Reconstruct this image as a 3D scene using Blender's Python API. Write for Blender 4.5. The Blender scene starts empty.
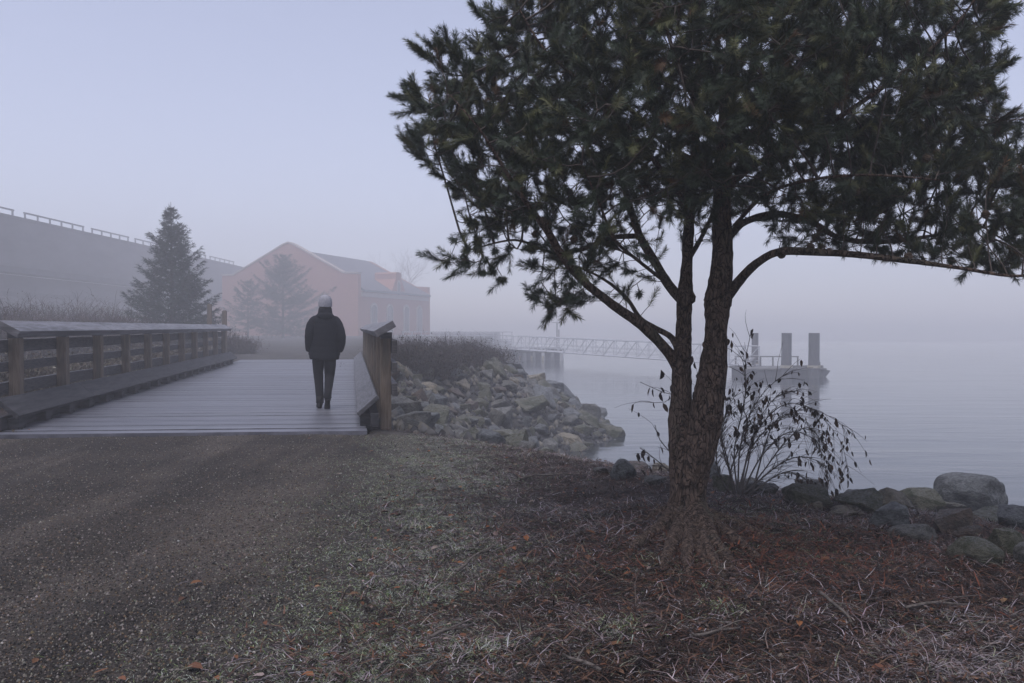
import bpy, bmesh, math, random
import numpy as np
from mathutils import Vector, Matrix, noise
random.seed(7)
rng = np.random.default_rng(11)
C = bpy.context.scene.collection
SC = bpy.context.scene
R = math.radians
PI = math.pi

# ------------------------------------------------------------------ camera geometry
CAM_Z, F, PITCH = 1.31, 850.0, R(0.977)
CP, SP = math.cos(PITCH), math.sin(PITCH)
def P(u, v, Y):
    """world point seen at photo position (u, v) at depth Y"""
    cx, cy = (u - 512) / F, (341.5 - v) / F
    dy, dz = cy * SP + CP, cy * CP - SP
    t = Y / dy
    return Vector((cx * t, Y, CAM_Z + dz * t))
def G(u, v, z):
    cx, cy = (u - 512) / F, (341.5 - v) / F
    dy, dz = cy * SP + CP, cy * CP - SP
    t = (z - CAM_Z) / dz
    return Vector((cx * t, dy * t, z))

# ------------------------------------------------------------------ object helpers
def link(o): C.objects.link(o); return o
def tag(o, label, cat, group=None, kind=None):
    o['label'] = label; o['category'] = cat
    if group: o['group'] = group
    if kind: o['kind'] = kind
    return o
def thing(name, label, cat, loc=(0, 0, 0), rz=0, group=None):
    o = link(bpy.data.objects.new(name, None)); o.location = loc; o.rotation_euler = (0, 0, rz)
    o.empty_display_size = .1
    return tag(o, label, cat, group)
def mesh_np(name, V, faces, m, parent=None, col=None, smooth=False, attrs=None):
    """V (n,3); faces: (k,3) or (k,4) array or list of arrays"""
    if not isinstance(faces, list): faces = [faces]
    faces = [np.asarray(f, dtype=np.int32) for f in faces if len(f)]
    me = bpy.data.meshes.new(name)
    V = np.asarray(V, dtype=np.float32)
    me.vertices.add(len(V)); me.vertices.foreach_set('co', V.ravel())
    idx = np.concatenate([f.ravel() for f in faces])
    tot = np.concatenate([np.full(len(f), f.shape[1], dtype=np.int32) for f in faces])
    st = np.concatenate([[0], np.cumsum(tot)[:-1]]).astype(np.int32)
    me.loops.add(len(idx)); me.loops.foreach_set('vertex_index', idx)
    me.polygons.add(len(tot)); me.polygons.foreach_set('loop_start', st)
    if smooth: me.polygons.foreach_set('use_smooth', np.ones(len(tot), dtype=bool))
    me.update(calc_edges=True)
    if col is not None:
        a = me.color_attributes.new('Col', 'FLOAT_COLOR', 'POINT')
        c4 = np.ones((len(V), 4), dtype=np.float32); c4[:, :3] = col
        a.data.foreach_set('color', c4.ravel())
    if attrs:
        for k, v in attrs.items():
            a = me.attributes.new(k, 'FLOAT', 'POINT'); a.data.foreach_set('value', np.asarray(v, dtype=np.float32))
    me.validate()
    if m is not None: me.materials.append(m)
    o = link(bpy.data.objects.new(name, me))
    if parent is not None: o.parent = parent
    return o

class MB:
    """collects shapes into one mesh"""
    def __init__(s): s.v = []; s.f = []; s.c = []
    def add(s, vs, fs, col=None):
        b = len(s.v); s.v += [tuple(x) for x in vs]; s.f += [tuple(b + i for i in f) for f in fs]
        s.c += [col or (1, 1, 1)] * len(vs)
    def box(s, c, ex, ey, ez, ax=None, ay=None, az=None, col=None, j=0.0):
        """centre, full sizes, axes"""
        c = Vector(c); ax = Vector(ax or (1, 0, 0)); ay = Vector(ay or (0, 1, 0)); az = Vector(az or (0, 0, 1))
        vs = []
        for sx in (-1, 1):
            for sy in (-1, 1):
                for sz in (-1, 1):
                    p = c + ax * sx * ex / 2 + ay * sy * ey / 2 + az * sz * ez / 2
                    if j: p += Vector((random.uniform(-j, j), random.uniform(-j, j), random.uniform(-j, j)))
                    vs.append(p)
        s.add(vs, [(0, 1, 3, 2), (4, 6, 7, 5), (0, 4, 5, 1), (2, 3, 7, 6), (0, 2, 6, 4), (1, 5, 7, 3)], col)
    def tube(s, pts, rad, n=8, col=None, cap=True, wob=0.0, seed=0):
        pts = [Vector(p) for p in pts]
        if not hasattr(rad, '__len__'): rad = [rad] * len(pts)
        vs = []; fs = []; ref = None
        for i, p in enumerate(pts):
            d = (pts[min(i + 1, len(pts) - 1)] - pts[max(i - 1, 0)]).normalized()
            if ref is None: ref = d.orthogonal().normalized()
            ref = (ref - d * ref.dot(d))
            ref = ref.normalized() if ref.length > 1e-6 else d.orthogonal().normalized()
            b = d.cross(ref)
            for k in range(n):
                a = 2 * PI * k / n; q = ref * math.cos(a) + b * math.sin(a); r = rad[i]
                if wob:
                    w = noise.fractal((p + q * r) * (3.0) + Vector((seed, 0, 0)), 1.0, 2.0, 4) + .55 * noise.noise((p + q * r) * 22 + Vector((0, seed, 0)))
                    r *= 1 + wob * (w + .35 * noise.noise((p + q * r) * 48 + Vector((seed, seed, 0))))
                vs.append(p + q * r)
        for i in range(len(pts) - 1):
            for k in range(n):
                a = i * n + k; b2 = i * n + (k + 1) % n
                fs.append((a, b2, b2 + n, a + n))
        if cap:
            fs.append(tuple(range(n - 1, -1, -1))); fs.append(tuple((len(pts) - 1) * n + k for k in range(n)))
        s.add(vs, fs, col)
    def rings(s, rings, col=None, cap=True):
        n = len(rings[0]); vs = [p for r in rings for p in r]; fs = []
        for i in range(len(rings) - 1):
            for k in range(n):
                a = i * n + k; b2 = i * n + (k + 1) % n
                fs.append((a, b2, b2 + n, a + n))
        if cap:
            fs.append(tuple(range(n - 1, -1, -1))); fs.append(tuple((len(rings) - 1) * n + k for k in range(n)))
        s.add(vs, fs, col)
    def build(s, name, m, parent=None, smooth=False, bevel=0, col=False):
        me = bpy.data.meshes.new(name); me.from_pydata(s.v, [], s.f); me.update()
        bm = bmesh.new(); bm.from_mesh(me); bmesh.ops.recalc_face_normals(bm, faces=bm.faces); bm.to_mesh(me); bm.free()
        if col:
            a = me.color_attributes.new('Col', 'FLOAT_COLOR', 'POINT')
            c4 = np.ones((len(s.v), 4), dtype=np.float32); c4[:, :3] = s.c
            a.data.foreach_set('color', c4.ravel())
        if smooth: me.polygons.foreach_set('use_smooth', [True] * len(me.polygons))
        if m: me.materials.append(m)
        o = link(bpy.data.objects.new(name, me))
        if parent is not None: o.parent = parent
        if bevel:
            b = o.modifiers.new('bevel', 'BEVEL'); b.width = bevel; b.segments = 2; b.limit_method = 'ANGLE'
        return o

def smooth_path(pts, step):
    """Catmull-Rom through (x,y,z,r) rows"""
    A = np.array(pts, dtype=float); out = []
    n = len(A)
    for i in range(n - 1):
        p0, p1, p2, p3 = A[max(i - 1, 0)], A[i], A[i + 1], A[min(i + 2, n - 1)]
        k = max(1, int(np.linalg.norm(p2[:3] - p1[:3]) / step))
        for j in range(k):
            t = j / k
            out.append(.5 * ((2 * p1) + (-p0 + p2) * t + (2 * p0 - 5 * p1 + 4 * p2 - p3) * t * t + (-p0 + 3 * p1 - 3 * p2 + p3) * t ** 3))
    out.append(A[-1])
    return np.array(out)

# ------------------------------------------------------------------ materials
def nodes(name):
    m = bpy.data.materials.new(name); m.use_nodes = True
    nt = m.node_tree; bs = nt.nodes['Principled BSDF']
    return m, nt, bs
def N(nt, t, **kw):
    n = nt.nodes.new(t)
    for k, v in kw.items():
        if k in n.inputs.keys(): n.inputs[k].default_value = v
        else: setattr(n, k, v)
    return n
def c4(c): return (c[0], c[1], c[2], 1)
def mixc(nt, f, a, b, typ='MIX'):
    n = nt.nodes.new('ShaderNodeMix'); n.data_type = 'RGBA'; n.blend_type = typ
    for s, val in ((0, f), (6, a), (7, b)):
        if hasattr(val, 'links'): nt.links.new(val, n.inputs[s])
        elif s == 0: n.inputs[0].default_value = val
        else: n.inputs[s].default_value = c4(val)
    return n.outputs[2]
def ramp(nt, fac, lo, hi):
    n = nt.nodes.new('ShaderNodeMapRange'); n.interpolation_type = 'SMOOTHSTEP'
    n.inputs[1].default_value = lo; n.inputs[2].default_value = hi
    nt.links.new(fac, n.inputs[0]); return n.outputs[0]
def coords(nt, scale=(1, 1, 1), obj=True, rot=(0, 0, 0)):
    if obj:
        t = nt.nodes.new('ShaderNodeTexCoord'); o = t.outputs['Object']
    else:
        t = nt.nodes.new('ShaderNodeNewGeometry'); o = t.outputs['Position']
    mp = nt.nodes.new('ShaderNodeMapping'); mp.inputs['Scale'].default_value = scale; mp.inputs['Rotation'].default_value = rot
    nt.links.new(o, mp.inputs[0]); return mp.outputs[0]
def noi(nt, vec, scale, detail=5, rough=.6):
    n = N(nt, 'ShaderNodeTexNoise'); n.inputs['Scale'].default_value = scale; n.inputs['Detail'].default_value = detail; n.inputs['Roughness'].default_value = rough
    nt.links.new(vec, n.inputs['Vector']); return n.outputs[0]
def bump(nt, bs, h, strength, dist=.02):
    b = N(nt, 'ShaderNodeBump'); b.inputs['Strength'].default_value = strength; b.inputs['Distance'].default_value = dist
    nt.links.new(h, b.inputs['Height']); nt.links.new(b.outputs[0], bs.inputs['Normal'])
def surf(name, a, b, scale=4, rough=.8, bstr=.3, bdist=.02, stretch=(1, 1, 1), obj=True, spec=.3, attr=False, c=None, rot=(0, 0, 0), frost=0, frostcol=(.45, .47, .52)):
    m, nt, bs = nodes(name)
    v = coords(nt, stretch, obj, rot)
    n1 = noi(nt, v, scale, 6, .65); n2 = noi(nt, v, scale * .23, 3)
    col = mixc(nt, ramp(nt, n1, .3, .7), a, b)
    if c: col = mixc(nt, ramp(nt, n2, .45, .7), col, c)
    if attr:
        at = N(nt, 'ShaderNodeAttribute', attribute_name='Col')
        col = mixc(nt, 1.0, col, at.outputs['Color'], 'MULTIPLY')
    if frost:
        g = nt.nodes.new('ShaderNodeNewGeometry'); sx = nt.nodes.new('ShaderNodeSeparateXYZ'); nt.links.new(g.outputs['Normal'], sx.inputs[0])
        fz = ramp(nt, sx.outputs[2], .3, .95); fn = ramp(nt, noi(nt, v, scale * 2.3, 6, .7), .35, .75)
        mu = N(nt, 'ShaderNodeMath', operation='MULTIPLY'); nt.links.new(fz, mu.inputs[0]); nt.links.new(fn, mu.inputs[1])
        mu2 = N(nt, 'ShaderNodeMath', operation='MULTIPLY'); nt.links.new(mu.outputs[0], mu2.inputs[0]); mu2.inputs[1].default_value = frost
        col = mixc(nt, mu2.outputs[0], col, frostcol)
    nt.links.new(col, bs.inputs['Base Color'])
    bs.inputs['Roughness'].default_value = rough; bs.inputs['Specular IOR Level'].default_value = spec
    if bstr: bump(nt, bs, n1, bstr, bdist)
    return m
def attr_mat(name, rough=.8, spec=.2, tint=(1, 1, 1)):
    m, nt, bs = nodes(name)
    at = N(nt, 'ShaderNodeAttribute', attribute_name='Col')
    nt.links.new(mixc(nt, 1.0, at.outputs['Color'], tint, 'MULTIPLY'), bs.inputs['Base Color'])
    bs.inputs['Roughness'].default_value = rough; bs.inputs['Specular IOR Level'].default_value = spec
    return m

M = {}
m, nt, bs = nodes('pine_bark')
v = coords(nt, (1, 1, .42)); n1 = noi(nt, v, 38, 6, .7); n0 = noi(nt, v, 3, 3)
wv = nt.nodes.new('ShaderNodeVectorMath'); wv.operation = 'ADD'; nt.links.new(v, wv.inputs[0])
wn = N(nt, 'ShaderNodeTexNoise'); wn.inputs['Scale'].default_value = 14; nt.links.new(v, wn.inputs['Vector'])
ws = nt.nodes.new('ShaderNodeVectorMath'); ws.operation = 'SCALE'; ws.inputs['Scale'].default_value = .11; nt.links.new(wn.outputs['Color'], ws.inputs[0]); nt.links.new(ws.outputs[0], wv.inputs[1])
vr = N(nt, 'ShaderNodeTexVoronoi'); vr.feature = 'DISTANCE_TO_EDGE'; vr.inputs['Scale'].default_value = 36; nt.links.new(wv.outputs[0], vr.inputs['Vector'])
crk = ramp(nt, vr.outputs['Distance'], -.03, .11)
col = mixc(nt, ramp(nt, n1, .3, .7), (.05, .034, .025), (.18, .125, .092)); col = mixc(nt, ramp(nt, n0, .5, .7), col, mixc(nt, .5, col, (.10, .105, .07)))
col = mixc(nt, crk, (.012, .008, .007), col)
nt.links.new(col, bs.inputs['Base Color']); bs.inputs['Roughness'].default_value = .92; bs.inputs['Specular IOR Level'].default_value = .15
sm = N(nt, 'ShaderNodeMath', operation='ADD'); nt.links.new(crk, sm.inputs[0]); nt.links.new(n1, sm.inputs[1]); bump(nt, bs, sm.outputs[0], 1.0, .03)
M['bark'] = m
M['rootbark'] = surf('root_bark', (.022, .014, .011), (.075, .045, .033), 26, .9, .9, .02)
M['limb_bark'] = surf('limb_bark', (.035, .028, .024), (.10, .08, .066), 30, .9, .6, .01)
M['litter'] = attr_mat('leaf_litter', .75, .2)
M['needle'] = attr_mat('pine_needles', .6, .3)
M['wood_post'] = surf('weathered_post_wood', (.085, .064, .046), (.175, .135, .097), 9, .8, .35, .006, (6, 6, .5), c=(.09, .08, .062))
M['wood_rail'] = surf('dark_rail_wood', (.028, .027, .03), (.085, .078, .076), 7, .75, .3, .006, (1, 1, 8), frost=.5, frostcol=(.30, .31, .36))
M['wood_cap'] = surf('frosted_cap_wood', (.075, .072, .075), (.16, .155, .165), 6, .6, .35, .006, (1, .15, 4), frost=.5, c=(.06, .058, .06), frostcol=(.34, .36, .42))
M['wood_kerb_shaded'] = surf('shaded_kerb_wood', (.022, .022, .025), (.055, .053, .056), 7, .65, .4, .006, (1, .2, 4), frost=.05, frostcol=(.2, .21, .25), spec=.08)  # darker copy of the kerb wood, the left board's shade put into the colour
M['wood_kerb'] = surf('dark_kerb_wood', (.04, .04, .043), (.10, .098, .105), 7, .6, .35, .006, (1, .2, 4), frost=.5, frostcol=(.25, .265, .32))
M['navy'] = surf('navy_quilted_nylon', (.007, .0075, .011), (.012, .013, .018), 40, .75, .12, .004, spec=.12)
M['trouser'] = surf('black_trouser_cloth', (.011, .011, .013), (.014, .014, .017), 60, .9, .2, .003, spec=.08)
M['boot'] = surf('black_boot_leather', (.010, .010, .010), (.014, .013, .013), 50, .7, .2, .002, spec=.15)
M['knit'] = surf('grey_knit_wool', (.19, .19, .21), (.33, .33, .36), 90, .95, .9, .006, (1, 1, .35))
M['skin'] = surf('skin', (.40, .25, .19), (.45, .29, .22), 30, .55, .05, .002)
M['hair'] = surf('dark_hair', (.02, .016, .012), (.035, .026, .02), 60, .6, .4, .003, (1, 1, .2))
M['pile'] = surf('weathered_pile_wood', (.05, .052, .058), (.10, .102, .108), 6, .8, .4, .02, (3, 3, .4))
M['float'] = surf('wet_float_timber', (.07, .07, .07), (.14, .135, .13), 3, .7, .3, .02, (1, 1, 3))
M['collar'] = surf('pale_pile_collar', (.30, .27, .2), (.4, .37, .3), 4, .7, .2)
M['galv'] = surf('galvanised_steel', (.38, .39, .41), (.46, .47, .49), 5, .5, .05)
M['pierwall'] = surf('weathered_pier_timber', (.20, .205, .215), (.28, .285, .295), 2, .85, .3, .03, (3, 3, .5))
M['concrete'] = surf('viaduct_concrete', (.085, .085, .088), (.15, .148, .15), .8, .85, .1, .02, (1, .3, 1), c=(.075, .078, .082))
M['concrete_dark'] = surf('viaduct_shaded_concrete', (.06, .06, .065), (.10, .10, .10), 1, .9, .1)  # darker copy of the viaduct concrete, shade put into the colour
M['steelrail'] = surf('grey_guard_steel', (.12, .12, .13), (.18, .18, .19), 5, .6, .05)
M['stone_trim'] = surf('pale_stone_trim', (.30, .25, .22), (.38, .33, .29), 3, .8, .1)
M['slate'] = surf('dark_slate_roof', (.06, .062, .07), (.10, .10, .11), 6, .7, .3, .02)
M['glass'] = surf('dark_window_glass', (.03, .032, .036), (.04, .042, .046), 1, .15, 0, spec=.5)
M['spruce_bark'] = surf('spruce_bark', (.05, .04, .033), (.09, .075, .06), 8, .9, .5)
M['greybark'] = surf('grey_twig_bark', (.07, .062, .056), (.12, .105, .095), 8, .9, .3)
M['hill'] = surf('far_wooded_slope', (.03, .036, .033), (.06, .06, .05), .3, .95, .5, .5, obj=False)
M['white'] = surf('pale_sign_paint', (.6, .6, .6), (.66, .66, .66), 5, .5, 0)
M['cone'] = surf('pine_cone_scales', (.05, .034, .022), (.11, .075, .05), 60, .8, .8, .01)
M['stick'] = surf('grey_dead_stick', (.05, .042, .036), (.14, .12, .105), 30, .85, .4, .004)
# bricks
m, nt, bs = nodes('red_brick')
br = N(nt, 'ShaderNodeTexBrick'); br.inputs['Color1'].default_value = c4((.30, .125, .07)); br.inputs['Color2'].default_value = c4((.24, .092, .052)); br.inputs['Mortar'].default_value = c4((.28, .2, .17))
br.inputs['Scale'].default_value = 4.0; br.inputs['Mortar Size'].default_value = .012
g_ = nt.nodes.new('ShaderNodeTexCoord'); sep = nt.nodes.new('ShaderNodeSeparateXYZ'); nt.links.new(g_.outputs['Object'], sep.inputs[0])
ad = N(nt, 'ShaderNodeMath', operation='ADD'); nt.links.new(sep.outputs[0], ad.inputs[0]); nt.links.new(sep.outputs[1], ad.inputs[1])
cb = nt.nodes.new('ShaderNodeCombineXYZ'); nt.links.new(ad.outputs[0], cb.inputs[0]); nt.links.new(sep.outputs[2], cb.inputs[1]); nt.links.new(cb.outputs[0], br.inputs['Vector'])
v_ = coords(nt, (1, 1, 1)); nn = noi(nt, v_, .5, 4)
nt.links.new(mixc(nt, ramp(nt, nn, .4, .7), br.outputs['Color'], (.26, .105, .075)), bs.inputs['Base Color']); bs.inputs['Roughness'].default_value = .9
M['brick'] = m
# rocks
def rockmat(name, a, b, c, lich):
    m, nt, bs = nodes(name)
    v = coords(nt); oi = nt.nodes.new('ShaderNodeObjectInfo')
    adv = nt.nodes.new('ShaderNodeVectorMath'); adv.operation = 'ADD'; nt.links.new(v, adv.inputs[0])
    sc_ = nt.nodes.new('ShaderNodeMath'); sc_.operation = 'MULTIPLY'; sc_.inputs[1].default_value = 40; nt.links.new(oi.outputs['Random'], sc_.inputs[0]); nt.links.new(sc_.outputs[0], adv.inputs[1])
    v = adv.outputs[0]
    n1 = noi(nt, v, 7, 8, .7); n2 = noi(nt, v, 2.2, 3); n3 = noi(nt, v, 30, 5, .7)
    col = mixc(nt, ramp(nt, n1, .3, .7), a, b)
    col = mixc(nt, ramp(nt, n2, .45, .65), col, c)
    lm = N(nt, 'ShaderNodeMath', operation='MULTIPLY'); nt.links.new(ramp(nt, n3, .52, .66), lm.inputs[0]); lm.inputs[1].default_value = .55
    col = mixc(nt, lm.outputs[0], col, lich)
    g = nt.nodes.new('ShaderNodeNewGeometry'); sx = nt.nodes.new('ShaderNodeSeparateXYZ'); nt.links.new(g.outputs['Normal'], sx.inputs[0])
    f1 = N(nt, 'ShaderNodeMath', operation='MULTIPLY'); nt.links.new(ramp(nt, sx.outputs[2], .35, .95), f1.inputs[0]); nt.links.new(ramp(nt, noi(nt, v, 11, 7, .75), .40, .68), f1.inputs[1])
    f2 = N(nt, 'ShaderNodeMath', operation='MULTIPLY'); nt.links.new(f1.outputs[0], f2.inputs[0]); f2.inputs[1].default_value = .32
    col = mixc(nt, 1.0, col, (.64, .64, .59), 'MULTIPLY'); col = mixc(nt, f2.outputs[0], col, (.36, .37, .40))      # frost settled on the upper faces
    nt.links.new(col, bs.inputs['Base Color']); bs.inputs['Roughness'].default_value = .8; bs.inputs['Specular IOR Level'].default_value = .35
    bump(nt, bs, n1, 1.0, .09)
    return m
RM = {
 'tan': rockmat('tan_rock', (.24, .205, .155), (.42, .37, .29), (.16, .14, .11), (.48, .43, .34)),
 'grey': rockmat('grey_rock', (.10, .10, .097), (.24, .235, .225), (.06, .06, .06), (.38, .375, .36)),
 'blue grey': rockmat('blue_grey_rock', (.085, .095, .11), (.21, .225, .245), (.055, .06, .07), (.3, .31, .32)),
 'mossy': rockmat('mossy_rock', (.07, .07, .05), (.19, .185, .14), (.055, .065, .03), (.28, .28, .2)),
 'brown': rockmat('brown_rock', (.08, .055, .045), (.17, .12, .095), (.05, .04, .035), (.22, .19, .16)),
}

# ------------------------------------------------------------------ terrain
WATER_Z = -2.5
CXK = np.array([(-50, -2.2), (10, -2.2), (12, -2.1), (15, -2.55), (20, -3.3), (25, -3.0), (28.7, -.8), (32, -.6), (36, -.6), (39, -1.6), (44, -4.5), (60, -6), (80, -6), (400, -6)], dtype=float)
def snoise(x, y, f, seed=0):
    a = np.sin(x * f * 1.3 + y * f * .7 + seed) + np.sin(x * f * -.8 + y * f * 1.7 + seed * 2.1 + 1.3) + np.sin(x * f * 2.1 + y * f * 1.1 + seed * .7) * .6 + np.sin(x * f * .4 - y * f * 2.3 + seed * 3.3) * .6
    return a / 3.2
UD = np.array([-.185, .983]); WD = np.array([-.996, -.087]); BO = np.array([-1.88, 10.4])
DECK_Z = .05
def bridge_st(x, y):
    dx, dy = x - BO[0], y - BO[1]
    det = UD[0] * WD[1] - UD[1] * WD[0]
    return (dx * WD[1] - dy * WD[0]) / det, (UD[0] * dy - UD[1] * dx) / det
def bank_s(x, y): return (x + 1.6) * .746 + (y - 10.6) * .666
def terrain(x, y):
    x = np.asarray(x, float); y = np.asarray(y, float)
    s = bank_s(x, y); sp = np.clip(s, 0, 9)
    A = -.12 * sp - .06 * sp ** 2 - np.clip(s - 9, 0, 100) * .5
    A = np.where((y > 40), -9, A)
    A = np.where((x < -3), 0 * A, A)
    cx = np.interp(y, CXK[:, 0], CXK[:, 1])
    B = -.15 * np.clip((y - 9) / 3, 0, 1) - .58 * np.clip(x - cx, 0, 30)
    B = np.where(y < 8.5, -9, B)
    
    z = np.maximum(A, B)
    z = np.maximum(z, -3.4)
    r = np.hypot((x - 1.18), (y - 5.5))
    z = z + .10 * np.exp(-(r / .6) ** 2)
    near = 1 / (1 + np.exp((np.hypot(x, y) - 30) / 4))
    lit = 1 / (1 + np.exp(-(x + .72 + .06 * (y - 3)) * 4))
    z = z + near * (.012 * snoise(x, y, 2.2) + lit * (.025 * snoise(x, y, 3.7, 2) + .016 * snoise(x, y, 9, 5) + .012 * snoise(x, y, 19, 1)))
    bs_, bt = bridge_st(x, y)
    inb = (bs_ > -.02) & (bs_ < 23.2) & (bt > -.15) & (bt < 4.5)
    z = np.where(inb, np.minimum(z, -.12), z)
    return z
def tz(x, y): return float(terrain(np.array([x]), np.array([y]))[0])
PATH_L = lambda y: np.full_like(y, -7.0)
def masks(x, y):
    edge = -.72 - .06 * (y - 3) + .20 * snoise(x, y, 2.5, 9) + .1 * snoise(x, y, 7, 4)
    gravel = 1 / (1 + np.exp((x - edge) * 7))
    ctr = -.188 * (y - 10.4) - 4.1
    farpath = np.exp(-((x - ctr + 0) / 2.4) ** 4)
    gravel = np.where(y > 11, np.where(y > 30, farpath, 0), gravel)
    gravel = gravel * np.where(y < 11, 1 / (1 + np.exp(-(x + 6.4 + .25 * snoise(x, y, 2, 3)) * 7)), 1)
    cx = np.interp(y, CXK[:, 0], CXK[:, 1])
    rock = 1 / (1 + np.exp(-(x - cx) * 5)) * (y > 11.2)
    s = bank_s(x, y)
    rock = np.maximum(rock, 1 / (1 + np.exp(-(s - 1.2) * 4)) * (x > -3))
    frost = np.exp(-((x - edge - .38) / .55) ** 2) * (y < 11)
    frost = np.maximum(frost, (y > 30) * (x < -3) * np.clip(.6 + .5 * snoise(x, y, 1.1, 8), 0, 1))
    return gravel, rock, np.clip(frost, 0, 1)

def axis(spans):
    out = [spans[0][0]]
    for a, b, st in spans:
        n = max(1, int(round((b - a) / st)))
        out += list(a + (b - a) * (np.arange(1, n + 1) / n))
    return np.array(out)
xs = axis([(-200, -60, 10), (-60, -16, 2), (-16, -7, .4), (-7, 5.5, .07), (5.5, 12, .4), (12, 40, 2), (40, 200, 10)])
ys = axis([(-60, -4, 4), (-4, 1.5, .4), (1.5, 12, .07), (12, 30, .2), (30, 80, 1.5), (80, 220, 10)])
XX, YY = np.meshgrid(xs, ys)
ZZ = terrain(XX, YY)
nx, ny = len(xs), len(ys)
ii = (np.arange(ny - 1)[:, None] * nx + np.arange(nx - 1)[None, :]).ravel()
gr, rk, fr = masks(XX, YY)
# ground material
m, nt, bs = nodes('ground_soil')
v = coords(nt, obj=False)
def att(n): return N(nt, 'ShaderNodeAttribute', attribute_name=n).outputs['Fac']
vo = N(nt, 'ShaderNodeTexVoronoi'); vo.inputs['Scale'].default_value = 75; nt.links.new(v, vo.inputs['Vector'])
vo2 = N(nt, 'ShaderNodeTexVoronoi'); vo2.inputs['Scale'].default_value = 190; nt.links.new(v, vo2.inputs['Vector'])
sx = nt.nodes.new('ShaderNodeSeparateColor'); nt.links.new(vo.outputs['Color'], sx.inputs[0])
sx2 = nt.nodes.new('ShaderNodeSeparateColor'); nt.links.new(vo2.outputs['Color'], sx2.inputs[0])
stone = mixc(nt, ramp(nt, sx.outputs[0], .1, 1), (.022, .021, .021), (.135, .125, .118))
stone = mixc(nt, ramp(nt, sx2.outputs[0], .72, .98), stone, (.20, .19, .185))
stone = mixc(nt, ramp(nt, sx2.outputs[1], .8, .95), stone, (.10, .062, .035))
big = noi(nt, v, .9, 4, .6); big2 = noi(nt, v, 3.5, 5, .6)
stone = mixc(nt, ramp(nt, big, .42, .62), stone, mixc(nt, .55, stone, (.03, .029, .03)))
stone = mixc(nt, ramp(nt, big2, .5, .7), stone, mixc(nt, .4, stone, (.085, .072, .055)))
tv = coords(nt, (1.5, .22, 1), obj=False, rot=(0, 0, R(-11))); trk = noi(nt, tv, 1.0, 4, .6)
stone = mixc(nt, ramp(nt, trk, .44, .6), mixc(nt, 1.0, stone, (.5, .49, .48), 'MULTIPLY'), stone)
stone = mixc(nt, 1.0, stone, (.74, .68, .61), 'MULTIPLY')
n1 = noi(nt, v, 60, 6, .75); n2 = noi(nt, v, 7, 5)
soil = mixc(nt, ramp(nt, n1, .35, .7), (.006, .004, .0035), (.04, .023, .017))
soil = mixc(nt, ramp(nt, n2, .5, .66), soil, (.035, .019, .014))
frc = mixc(nt, ramp(nt, n1, .45, .65), (.035, .034, .026), (.20, .20, .205))
rocky = mixc(nt, ramp(nt, n1, .3, .7), (.02, .02, .02), (.075, .072, .068))
fm = N(nt, 'ShaderNodeMath', operation='MULTIPLY'); nt.links.new(att('frost'), fm.inputs[0]); nt.links.new(ramp(nt, n2, .3, .6), fm.inputs[1])
col = mixc(nt, att('rock'), soil, rocky); col = mixc(nt, att('gravel'), col, stone); col = mixc(nt, fm.outputs[0], col, frc)
# far ground beyond: dull winter grass
geo = nt.nodes.new('ShaderNodeNewGeometry'); sxyz = nt.nodes.new('ShaderNodeSeparateXYZ'); nt.links.new(geo.outputs['Position'], sxyz.inputs[0])
nt.links.new(col, bs.inputs['Base Color']); bs.inputs['Roughness'].default_value = .85; bs.inputs['Specular IOR Level'].default_value = .2
hh = N(nt, 'ShaderNodeMath', operation='ADD'); nt.links.new(vo.outputs['Distance'], hh.inputs[0]); nt.links.new(n1, hh.inputs[1])
bump(nt, bs, hh.outputs[0], .8, .012)
M['ground'] = m
quads = np.stack([ii, ii + 1, ii + nx + 1, ii + nx], -1); onpath = gr.ravel()[quads].mean(1) > .5
for nm, fs in (('ground', quads[~onpath]), ('gravel_path', quads[onpath])):
    used = np.unique(fs); ren = np.full(nx * ny, -1); ren[used] = np.arange(len(used))
    o = mesh_np(nm, np.stack([XX, YY, ZZ], -1).reshape(-1, 3)[used], ren[fs], m, smooth=True, attrs={'gravel': gr.ravel()[used], 'rock': rk.ravel()[used], 'frost': fr.ravel()[used]})
    o['kind'] = 'structure'

# water
m, nt, bs = nodes('still_water')
bs.inputs['Base Color'].default_value = c4((.02, .026, .03)); bs.inputs['Roughness'].default_value = .10; bs.inputs['IOR'].default_value = 1.33
v = coords(nt, (.35, 1.1, 1), obj=False); h1 = noi(nt, v, 1.6, 4, .55)
v2 = coords(nt, (.12, .4, 1), obj=False); h2 = noi(nt, v2, 1.0, 2, .5)
mm = N(nt, 'ShaderNodeMath', operation='MULTIPLY'); nt.links.new(h1, mm.inputs[0]); nt.links.new(ramp(nt, h2, .35, .7), mm.inputs[1])
bump(nt, bs, mm.outputs[0], .35, .08)
wm = MB(); wm.add([(-30, -40, WATER_Z), (199, -40, WATER_Z), (199, 219, WATER_Z), (-30, 219, WATER_Z)], [(0, 1, 2, 3)])
w = wm.build('water', m); w['kind'] = 'structure'

# far wooded slope, nearly lost in the mist
hv = []; hf = []
nxh = 60
for i in range(nxh):
    x = -190 + 190 * i / (nxh - 1)
    top = 7 + 3.5 * math.sin(i * .21) + 1.5 * math.sin(i * .83) + random.uniform(-.5, .5)
    if x > -60: top = top * max(0, 1 - (x + 60) / 52) - 3.2 * min(1, (x + 60) / 52)
    for k, (dy, f) in enumerate(((0, -.3), (5, .45), (12, .85), (20, 1), (45, .9))):
        hv.append((x, 172 + dy * .9 + 3 * math.sin(i * .4), top * f if f > 0 else -2.7))
for i in range(nxh - 1):
    for k in range(4):
        a = i * 5 + k; hf.append((a, a + 5, a + 6, a + 1))
hill = mesh_np('hills', np.array(hv), np.array(hf), M['hill'], smooth=True); hill['kind'] = 'structure'

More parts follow.
